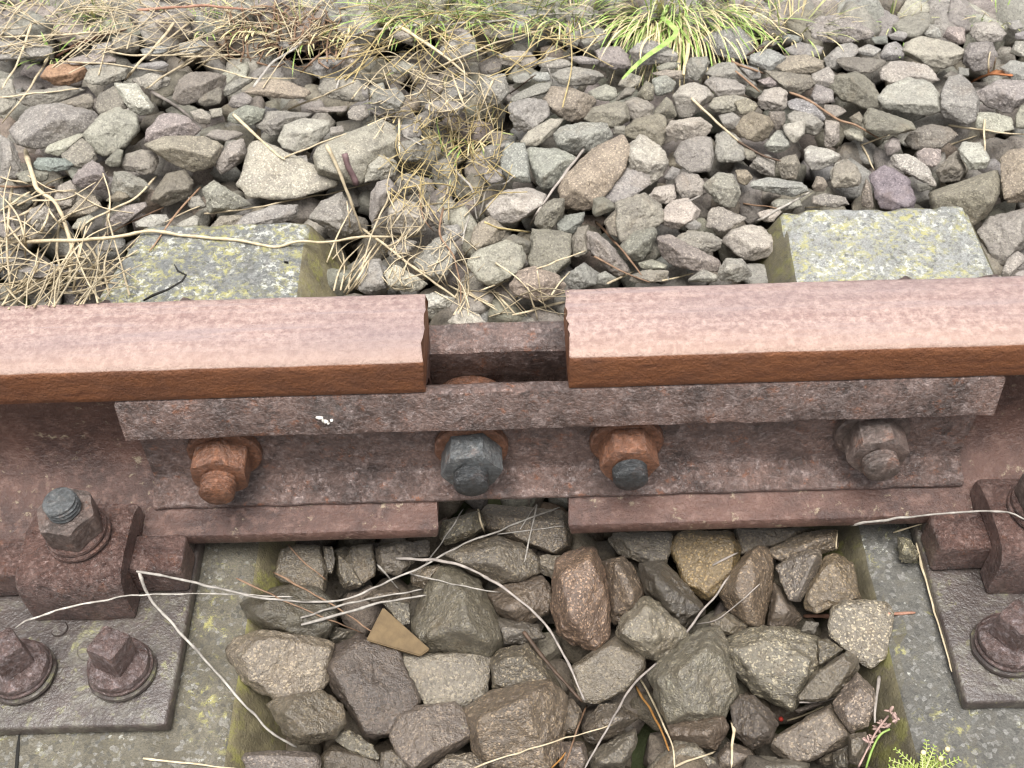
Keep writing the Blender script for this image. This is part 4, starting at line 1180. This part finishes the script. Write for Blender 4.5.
# ------------------------------------------------------------------ twigs and straws resting on what lies below them
bpy.context.view_layer.update(); DG = bpy.context.evaluated_depsgraph_get()
def cast(px, py):
    d = ray(px, py); ok, loc, *_ = scene.ray_cast(DG, Vector(CC), Vector(d))
    return np.linalg.norm(np.array(loc)-CC) if ok else (CC[2]/-d[2])
def spline(P, step=4.):
    P = np.array(P, float); out = []
    Q = np.vstack([2*P[0]-P[1], P, 2*P[-1]-P[-2]])
    for i in range(1, len(Q)-2):
        n = max(2, int(np.linalg.norm(Q[i+1]-Q[i])/step))
        for t in np.linspace(0, 1, n, endpoint=False):
            a, b, c, d = Q[i-1:i+3]; out.append(.5*(2*b+(c-a)*t+(2*a-5*b+4*c-d)*t*t+(3*b-a-3*c+d)*t**3))
    out.append(P[-1]); return np.array(out)
def rest(S, rw, stiff=.5):
    """3-D points of a stiff stem lying over whatever is under it"""
    t = np.array([cast(*p) for p in S]); s = np.concatenate([[0], np.cumsum(np.linalg.norm(np.diff(S, axis=0), axis=1))])
    h = []
    for p in zip(s, t):
        while len(h) > 1 and (h[-1][0]-h[-2][0])*(p[1]-h[-2][1])-(h[-1][1]-h[-2][1])*(p[0]-h[-2][0]) <= 0: h.pop()
        h.append(p)
    h = np.array(h); hu = np.interp(s, h[:, 0], h[:, 1])
    m = s.mean(); i = min(max(np.searchsorted(h[:, 0], m), 1), len(h)-1); a, b = h[i-1], h[i]
    L = a[1]+(b[1]-a[1])*(s-a[0])/(b[0]-a[0]); L = np.maximum(L, hu-.05); tt = stiff*L+(1-stiff)*hu - rw
    return CC+np.array([ray(*p) for p in S])*tt[:, None], tt
def tube(g, P, r, seed=0, k=7, rag=.18):
    n = len(P); T_ = np.gradient(P, axis=0); T_ /= np.linalg.norm(T_, axis=1)[:, None]; th = np.linspace(0, 2*np.pi, k, endpoint=False)
    R = []; u = unit(np.cross(T_[0], (.31, .52, .8)))
    rr = np.broadcast_to(r, (n,))*(1+rag*vnoise(np.stack([np.arange(n)*.45, np.full(n, seed*1.3), np.zeros(n)], 1), 2))
    sl_ = np.concatenate([[0], np.cumsum(np.linalg.norm(np.diff(P, axis=0), axis=1))]); ph_ = (sl_+seed*.013) % .034
    rr = rr*(1+.30*np.exp(-((ph_-.017)/.0016)**2))      # nodes of the stem
    for i in range(n):
        u = unit(u-T_[i]*(u@T_[i])); v = np.cross(T_[i], u)
        R.append(P[i]+rr[i]*(np.outer(np.cos(th), u)+np.outer(np.sin(th), v)*.8))
    g.rings(R)
NAMES = {'w': ('twig', 'bleached twigs lying over the stones'), 't': ('straw', 'dry straws lying over the stones'), 'b': ('stem', 'brown stems lying over the stones'), 's': ('twig', 'grey twigs lying over the stones'), 'd': ('root', 'dark roots in the bed'),
         'o': ('stalk', 'dry stalks in the bed'), 'r': ('stem', 'reddish stems in the bed'), 'y': ('stem', 'yellow stems in the bed'), 'p': ('bark_strip', None)}
cur = None; twigs = []
for ln in TWIG_DATA.strip().split('\n'):
    a, lab = (ln.split(' ; ')+[None])[:2]; q = a.split(); pts = [[float(v) for v in p.split(',')] for p in q[2:]]
    if q[0] == '+': twigs[-1]['b'].append((float(q[1]), pts))
    else: twigs.append(dict(c=q[0], b=[(float(q[1]), pts)], l=lab.strip()))
pending = []
for i, tw in enumerate(twigs):
    g = Geo(); first = None
    for j, (wd, pts) in enumerate(tw['b']):
        S = spline(pts); dia = wd*(1.15 if S[:, 1].mean() > 480 else 1.08)
        S = S+np.stack([vnoise(np.stack([np.arange(len(S))*.35, np.full(len(S), i*2.1+k*9), np.zeros(len(S))], 1), k)*.8 for k in (0, 1)], 1)
        r0 = dia*.5*.85/CF; P, tt = rest(S, r0*1.1, .45 if len(pts) > 3 else .75)
        if 'peeled stick' in tw['l']:      # runs on beneath a stone
            ta, tb = cast(*S[0])-r0, cast(*S[-1])-r0; tt = np.interp(S[:, 0], [S[0, 0], 888, 896, S[-1, 0]], [ta, cast(894, 613.9)-r0*.6-.0005, cast(896, 613.8)-r0*.6, tb]); P = CC+np.array([ray(*q_) for q_ in S])*tt[:, None]
        r = dia*.5*tt/CF
        tap = np.linspace(1.12, .72, len(P)); tap[-1] *= .6; tap[0] *= .8
        if tw['c'] == 'p': tap = tap*0+1
        tube(g, P, r*tap, i*7+j, 8)
        if first is None: first = P[0]
    nm, gr = NAMES[tw['c']]
    pending.append((nm, g, M_TW[tw['c']], first, tw['l'], gr))
for nm, g, m, loc, lab, gr in pending:
    o = mesh(nm, g.V, g.F, m, loc=loc, smooth=True); tag(o, lab, {'straw': 'straw', 'stalk': 'stalk', 'bark_strip': 'bark'}.get(nm, nm), gr)

# extra loose straws in the heaps (nothing tells them apart)
def straws(n, box, ang, ln, label, group, code='t', wd=(1.1, 2.0), curve=.12, stuff=None):
    G = Geo(); rg = np.random.default_rng(int(box[0]+box[1]*3+n)); outs = []
    for i in range(n):
        x, y = rg.uniform(box[0], box[2]), rg.uniform(box[1], box[3]); a = math.radians(rg.normal(ang[0], ang[1])); l = rg.uniform(*ln); d = np.array([math.cos(a), -math.sin(a)]); nn = np.array([-d[1], d[0]])
        c = rg.uniform(-curve, curve)*l; S = spline([np.array([x, y])-d*l/2, np.array([x, y])+nn*c, np.array([x, y])+d*l/2], 6.)
        if y < 330:
            lim = np.where((S[:, 0] > 424) & (S[:, 0] < 572), 319, np.where(S[:, 0] < 430, 311-.05*S[:, 0], 289-.018*(S[:, 0]-570)))
            S = S[S[:, 1] < lim]
            if len(S) < 4: continue
        w_ = rg.uniform(*wd); P, tt = rest(S, w_*.5*.9/CF, .7); P = P+UP*rg.uniform(0, .004)
        outs.append((P, w_*.5*tt/CF*np.linspace(1.1, .6, len(P)), i))
    for P, r, i in outs:
        if stuff is None:
            g = Geo(); tube(g, P, r, i, 6); o = mesh('straw', g.V, g.F, M_TW[code], loc=P[0], smooth=True); tag(o, label, 'straw', group)
        else: tube(G, P, r, i, 5)
    if stuff is not None: tag(mesh(stuff, G.V, G.F, M_TW[code], smooth=True), label, 'plant litter', kind='stuff')
straws(72, (-5, 255, 120, 300), (35, 32), (30, 95), 'loose dry straw in the heap left of the left sleeper end', 'straws heaped left of the left sleeper')
straws(30, (-5, 175, 110, 255), (40, 45), (30, 80), 'loose dry straw over the stones among the pale roots', 'straws among the pale roots')
straws(20, (460, 283, 568, 318), (-10, 40), (20, 60), 'loose dry straw lying behind the gap between the rails', 'straws behind the gap')
straws(14, (340, 225, 400, 290), (60, 20), (25, 70), 'loose dry straw beside the mossy sleeper corner', 'straws beside the mossy sleeper corner')
straws(150, (-10, -6, 330, 55), (12, 30), (25, 110), 'dry grass litter strewn along the upper left of the bed', None, 't', (.7, 1.4), .15, 'dry_grass_litter')
straws(70, (330, 15, 580, 66), (18, 28), (20, 110), 'pale dry grass litter along the top middle of the bed', None, 'y', (.8, 1.5), .2, 'dry_grass_litter')
straws(90, (370, 40, 490, 130), (10, 50), (12, 60), 'tangled dry grass of the patch in the middle of the stones', None, 't', (.7, 1.4), .2, 'dry_grass_litter')
straws(110, (395, 110, 500, 205), (60, 55), (15, 60), 'tangled yellow grass of the patch in the middle of the stones', None, 'y', (.7, 1.3), .2, 'dry_grass_litter')
straws(70, (390, 190, 475, 300), (70, 45), (15, 60), 'pale dry grass trailing down from the patch to the gap', None, 't', (.8, 1.7), .25, 'dry_grass_litter')
straws(90, (225, 12, 345, 62), (20, 70), (10, 45), 'brown leaf and stem litter at the upper left', None, 'b', (1.0, 2.2), .3, 'brown_litter')

# ------------------------------------------------------------------ grass
def blade(g, base, d, L, wd, droop, rg):
    """one narrow blade with a keel"""
    n = 9; d = unit(np.array(d, float)); side = unit(np.cross(d, UP)+1e-6); P = []
    p = np.array(base, float); v = d.copy()
    for i in range(n):
        P.append(p.copy()); v = unit(v+np.array([0, 0, -droop/n])*(i/n+.3)); p = p+v*L/n
    P = np.array(P); R = []
    for i in range(n):
        t = i/(n-1); w_ = wd*(.55+.9*t)*(1-t)**.6 + wd*.05; tg = unit(P[min(i+1, n-1)]-P[max(i-1, 0)]); up = unit(np.cross(side, tg))
        R.append(np.array([P[i]-side*w_, P[i]-up*w_*.3, P[i]+side*w_, P[i]+up*w_*.05]))
    g.rings(R)
def tuft(px, py, n, L, spread, mats, label, cat='grass', group=None, wd=(.0007, .0014), lean=(0, 0), droop=(.4, 1.6), name='grass_tuft'):
    rg = np.random.default_rng(int(px*7+py)); b0 = hit(px, py, 0.); t = cast(px, py); b0 = CC+ray(px, py)*t
    root = empty(name, b0)
    gs = [Geo() for _ in mats]
    for i in range(n):
        a = rg.uniform(0, 6.28); r = spread*math.sqrt(rg.random()); b = b0+np.array([r*math.cos(a), r*math.sin(a)*.6, -.012])
        d = np.array([math.cos(a)*rg.uniform(.1, 1.0)+lean[0], math.sin(a)*rg.uniform(.1, .9)+lean[1]-.35, rg.uniform(.25, 1.0)])
        blade(gs[rg.choice(len(mats), p=[m[1] for m in mats])], b, d, rg.uniform(*L), rg.uniform(*wd), rg.uniform(*droop), rg)
    for g, (m, _, pn) in zip(gs, mats):
        if g.V: mesh(pn, g.V, g.F, m, root, smooth=True, sharp=50)
    return tag(root, label, cat, group)
GD = [(M_GREEN, .35, 'green_blades'), (M_DRYG, .45, 'dry_blades'), (M_MIDG, .2, 'mixed_blades')]
GG = [(M_GREEN, .5, 'green_blades'), (M_DRYG, .2, 'dry_blades'), (M_MIDG, .3, 'mixed_blades')]
GY = [(M_GREEN, .08, 'green_blades'), (M_DRYG, .65, 'dry_blades'), (M_MIDG, .27, 'mixed_blades')]
G_ = 'grass tufts along the top edge'
big = tuft(690, 14, 280, (.05, .14), .06, GD, 'big tuft of green and straw-yellow grass at the top, right of centre', group=G_, lean=(.0, -.55), droop=(1.0, 3.0))
tuft(650, 10, 130, (.05, .13), .04, GD, 'tuft of yellow grass just left of the big tuft', group=G_, lean=(-.2, -.5), droop=(.8, 2.4))
tuft(745, 12, 100, (.04, .11), .035, GD, 'tuft of yellow-green grass just right of the big tuft', group=G_)
tuft(800, 22, 70, (.04, .09), .04, GY, 'dry yellow tuft in front of the far grey slab', group=G_)
tuft(775, 27, 40, (.03, .07), .03, GG, 'low green tuft left of the dry yellow tuft', group=G_)
tuft(520, 6, 150, (.04, .10), .05, GG, 'green grass tuft at the top edge above the pale stem', group=G_)
tuft(575, 6, 150, (.04, .10), .05, GG, 'green grass tuft at the top edge between two pale stems', group=G_)
tuft(465, 8, 150, (.04, .10), .05, GG, 'dense green grass tuft at the top centre-left', group=G_)
tuft(415, 8, 150, (.04, .10), .05, GG, 'dense green grass tuft above the thick tan stalk', group=G_)
tuft(350, 14, 140, (.03, .08), .05, GY, 'mixed grass tuft above the white stem at the top', group=G_)
tuft(300, 28, 80, (.02, .06), .05, GY, 'dull dry tuft right of the brown litter', group=G_)
tuft(250, 14, 70, (.02, .06), .05, GY, 'dull dry tuft above the brown litter', group=G_)
tuft(205, 20, 45, (.02, .05), .035, GG, 'small green tuft below the pinkish red stem', group=G_)
tuft(120, 8, 40, (.02, .06), .04, GG, 'small green tuft left of the pinkish red stem', group=G_)
tuft(85, 10, 40, (.02, .06), .035, GG, 'small green tuft at the top left among straws', group=G_)
tuft(28, 8, 40, (.02, .06), .04, GG, 'small green tuft in the top left corner', group=G_)
tuft(48, 48, 24, (.015, .035), .025, GG, 'tiny green tuft over the far left stones', group=G_)
tuft(895, 16, 22, (.02, .05), .03, GG, 'thin green tuft at the top right', group=G_)
tuft(930, 14, 26, (.02, .05), .03, GG, 'thin green tuft right of the far pale boulder', group=G_)
tuft(1005, 12, 26, (.02, .05), .03, GG, 'thin green tuft in the top right corner', group=G_)
tuft(905, 47, 10, (.01, .02), .012, [(M_GREEN, 1., 'green_leaves')], 'tiny bluish green seedling left of the big pale boulder', wd=(.001, .002), name='seedling', cat='plant')
tuft(445, 62, 40, (.03, .08), .05, GY, 'dry tuft in the upper part of the middle grass patch', group='dry tufts of the middle grass patch')
tuft(425, 100, 40, (.03, .08), .04, GY, 'dry tuft in the left part of the middle grass patch', group='dry tufts of the middle grass patch')
tuft(470, 130, 40, (.03, .07), .04, GY, 'dry tuft in the right part of the middle grass patch', group='dry tufts of the middle grass patch')
tuft(455, 158, 40, (.03, .07), .04, GY, 'yellow-green tuft in the lower part of the middle grass patch', group='dry tufts of the middle grass patch')
# the broad bent blades hanging from the big tuft
for pts, wpx, m in (([(662, 20), (676, 34), (668, 44), (648, 58), (634, 70), (622, 82)], 7, M_GREEN), ([(668, 8), (662, 22), (664, 36), (668, 46)], 6, M_GREEN), ([(684, 30), (688, 50), (684, 70), (683, 84)], 5, M_DRYG), ([(655, 36), (646, 42), (641, 52), (640, 62)], 3, M_DRYG), ([(676, 26), (648, 31), (630, 36), (612, 43)], 3.5, M_GREEN)):
    S = spline(pts, 5); P, tt = rest(S, .006, 1.); P = P+UP*.004; n = len(P); g = Geo(); R = []
    for i in range(n):
        t = i/(n-1); tg = unit(P[min(i+1, n-1)]-P[max(i-1, 0)]); vw = unit(CC-P[i]); sd = unit(np.cross(tg, .5*vw+.5*UP)); up = unit(np.cross(sd, tg)); w_ = wpx*.5*tt[i]/CF*(.6+.6*t)*(1.02-t)**.45
        R.append(np.array([P[i]-sd*w_, P[i]-up*w_*.3, P[i]+sd*w_, P[i]+up*w_*.06]))
    g.rings(R); mesh('broad_blade', g.V, g.F, m, big, smooth=True, sharp=50)

# green feathery weed and withered flower at the bottom right
def weed(px, py, n, label):
    rg = np.random.default_rng(3); t = cast(px, py); b0 = CC+ray(px, py)*(t-.004); root = empty('feathery_weed', b0); G = Geo(); St = Geo(); Bu = Geo()
    for i in range(n):
        a = rg.uniform(0, 6.28); d = np.array([math.cos(a), .7*math.sin(a)+.35, rg.uniform(.35, .9)]); L = rg.uniform(.014, .030); P = []; p = b0.copy(); v = unit(d)
        for k in range(9): P.append(p.copy()); v = unit(v+np.array([0, 0, -.06])); p = p+v*L/8
        P = np.array(P); tube(St, P, np.linspace(.0006, .0003, 9), i, 5)
        for k in range(2, 9):
            for sgn in (-1, 1):
                sd = unit(np.cross(v, UP))*sgn
                for q in range(2): blade(G, P[k], sd+v*rg.uniform(.2, .9)+UP*rg.uniform(0, .5), L*.22*(1.2-k/10), .0007, .4, rg)
        if i % 3 == 0:
            th = np.linspace(0, 6.28, 8, endpoint=False)
            Bu.rings([P[-1]+np.stack([r*np.cos(th), r*np.sin(th), np.full(8, z)], 1) for r, z in ((.0006, 0), (.002, .001), (.0017, .003), (.0005, .0036))])
    mesh('stem', St.V, St.F, M_MIDG, root, smooth=True); mesh('leaflets', G.V, G.F, M_LIME, root, smooth=True); mesh('buds', Bu.V, Bu.F, M_DRYG, root, smooth=True)
    tag(root, label, 'weed')
M_LIME = plant('lime_leaf', (.20, .28, .045), (.36, .42, .13))
weed(923, 776, 18, 'feathery lime green weed at the bottom edge on the right sleeper')
def flower():
    rg = np.random.default_rng(9); pts = [(858, 768), (868, 748), (876, 732), (888, 716)]
    S = spline(pts, 3); P, tt = rest(S, .008, .9); root = empty('withered_flower', P[0]); g = Geo(); tube(g, P, .0007, 1, 6); mesh('stem', g.V, g.F, M_PINK, root, smooth=True)
    g = Geo(); S = spline([(866, 768), (872, 750), (880, 735), (890, 729)], 3); P2, _ = rest(S, .008, .9); tube(g, P2, .0009, 2, 6); mesh('green_stalk', g.V, g.F, M_GREEN, root, smooth=True)
    g = Geo()
    for (x, y) in [(868, 742), (872, 747), (878, 728), (882, 724), (886, 727), (892, 716), (890, 711), (897, 719), (874, 738)]:
        c = CC+ray(x+rg.uniform(-1, 1), y)*(cast(x, y)-.012-rg.uniform(0, .008))
        for q in range(6): blade(g, c, rg.normal(size=3), rg.uniform(.0035, .0065), rg.uniform(.001, .0019), .8, rg)
    mesh('flower_head', g.V, g.F, M_PINK, root, smooth=True); tag(root, 'withered pinkish flower head leaning by the right sleeper', 'flower')
flower()

# tan wood splinter, orange leaf, red speck
def splinter():
    c = [(366, 640), (383, 607), (430, 649), (420, 656)]; t0 = min(cast(*p) for p in c+[(400, 640), (392, 628)]); n = unit(.55*(-ray(395, 635))+.45*UP)
    C = CC+ray(398, 635)*(t0-.003); A = [CC+ray(*p)*(((C-CC)@n)/(ray(*p)@n)) for p in c]; A = np.array(A); V = np.concatenate([A, A-n*.006]); m = A.mean(0)
    bm = bmesh.new(); vs = [bm.verts.new(v) for v in V]
    for f in ((0, 1, 2, 3), (7, 6, 5, 4), (0, 4, 5, 1), (1, 5, 6, 2), (2, 6, 7, 3), (3, 7, 4, 0)): bm.faces.new([vs[i] for i in f])
    bmesh.ops.bevel(bm, geom=bm.edges[:], offset=.0009, segments=2, affect='EDGES'); bm.verts.index_update()
    V = [v.co[:] for v in bm.verts]; F = [tuple(v.index for v in f.verts) for f in bm.faces]; bm.free()
    tag(mesh('wood_splinter', V, F, M_WOOD, loc=m, smooth=True, sharp=40), 'tan wood splinter wedged between stones under the white twigs', 'wood')
splinter()
def leaf():
    rg = np.random.default_rng(2); pts = [(972, 82), (985, 76), (998, 74), (1012, 76)]; S = spline(pts, 3); P, tt = rest(S, .004, .8); R = []; n = len(P)
    for i in range(n):
        t = i/(n-1); w_ = .011*math.sin(math.pi*min(max(t, .04), .97))**.7*(1+.25*rg.uniform(-1, 1)); tg = unit(P[min(i+1, n-1)]-P[max(i-1, 0)]); sd = unit(np.cross(tg, UP)); up = UP
        R.append(np.array([P[i]-sd*w_+up*w_*.35, P[i]-sd*w_*.5-up*.0005, P[i]-up*.001, P[i]+sd*w_*.5-up*.0005, P[i]+sd*w_+up*w_*.3, P[i]+sd*w_*.5+up*.0006, P[i]+up*.0002, P[i]-sd*w_*.5+up*.0006]))
    g = Geo(); g.rings(R); tag(mesh('dried_leaf', g.V, g.F, M_LEAF, loc=P[0], smooth=True), 'curled orange dried leaf between stones at the far right', 'leaf')
leaf()
def red():
    c = CC+ray(781, 719)*(cast(781, 719)-.002); th = np.linspace(0, 6.28, 10, endpoint=False)
    g = Geo(); g.rings([c+np.stack([r*np.cos(th), r*np.sin(th), np.full(10, z)], 1) for r, z in ((.0006, -.0016), (.0018, -.0008), (.0020, .0003), (.0013, .0014), (.0003, .0018))])
    tag(mesh('red_bud', g.V, g.F, plant('red_bud', (.35, .03, .02), (.5, .06, .04)), loc=c, smooth=True), 'tiny red bud between stones below the big pale speckled stone', 'bud')
red()
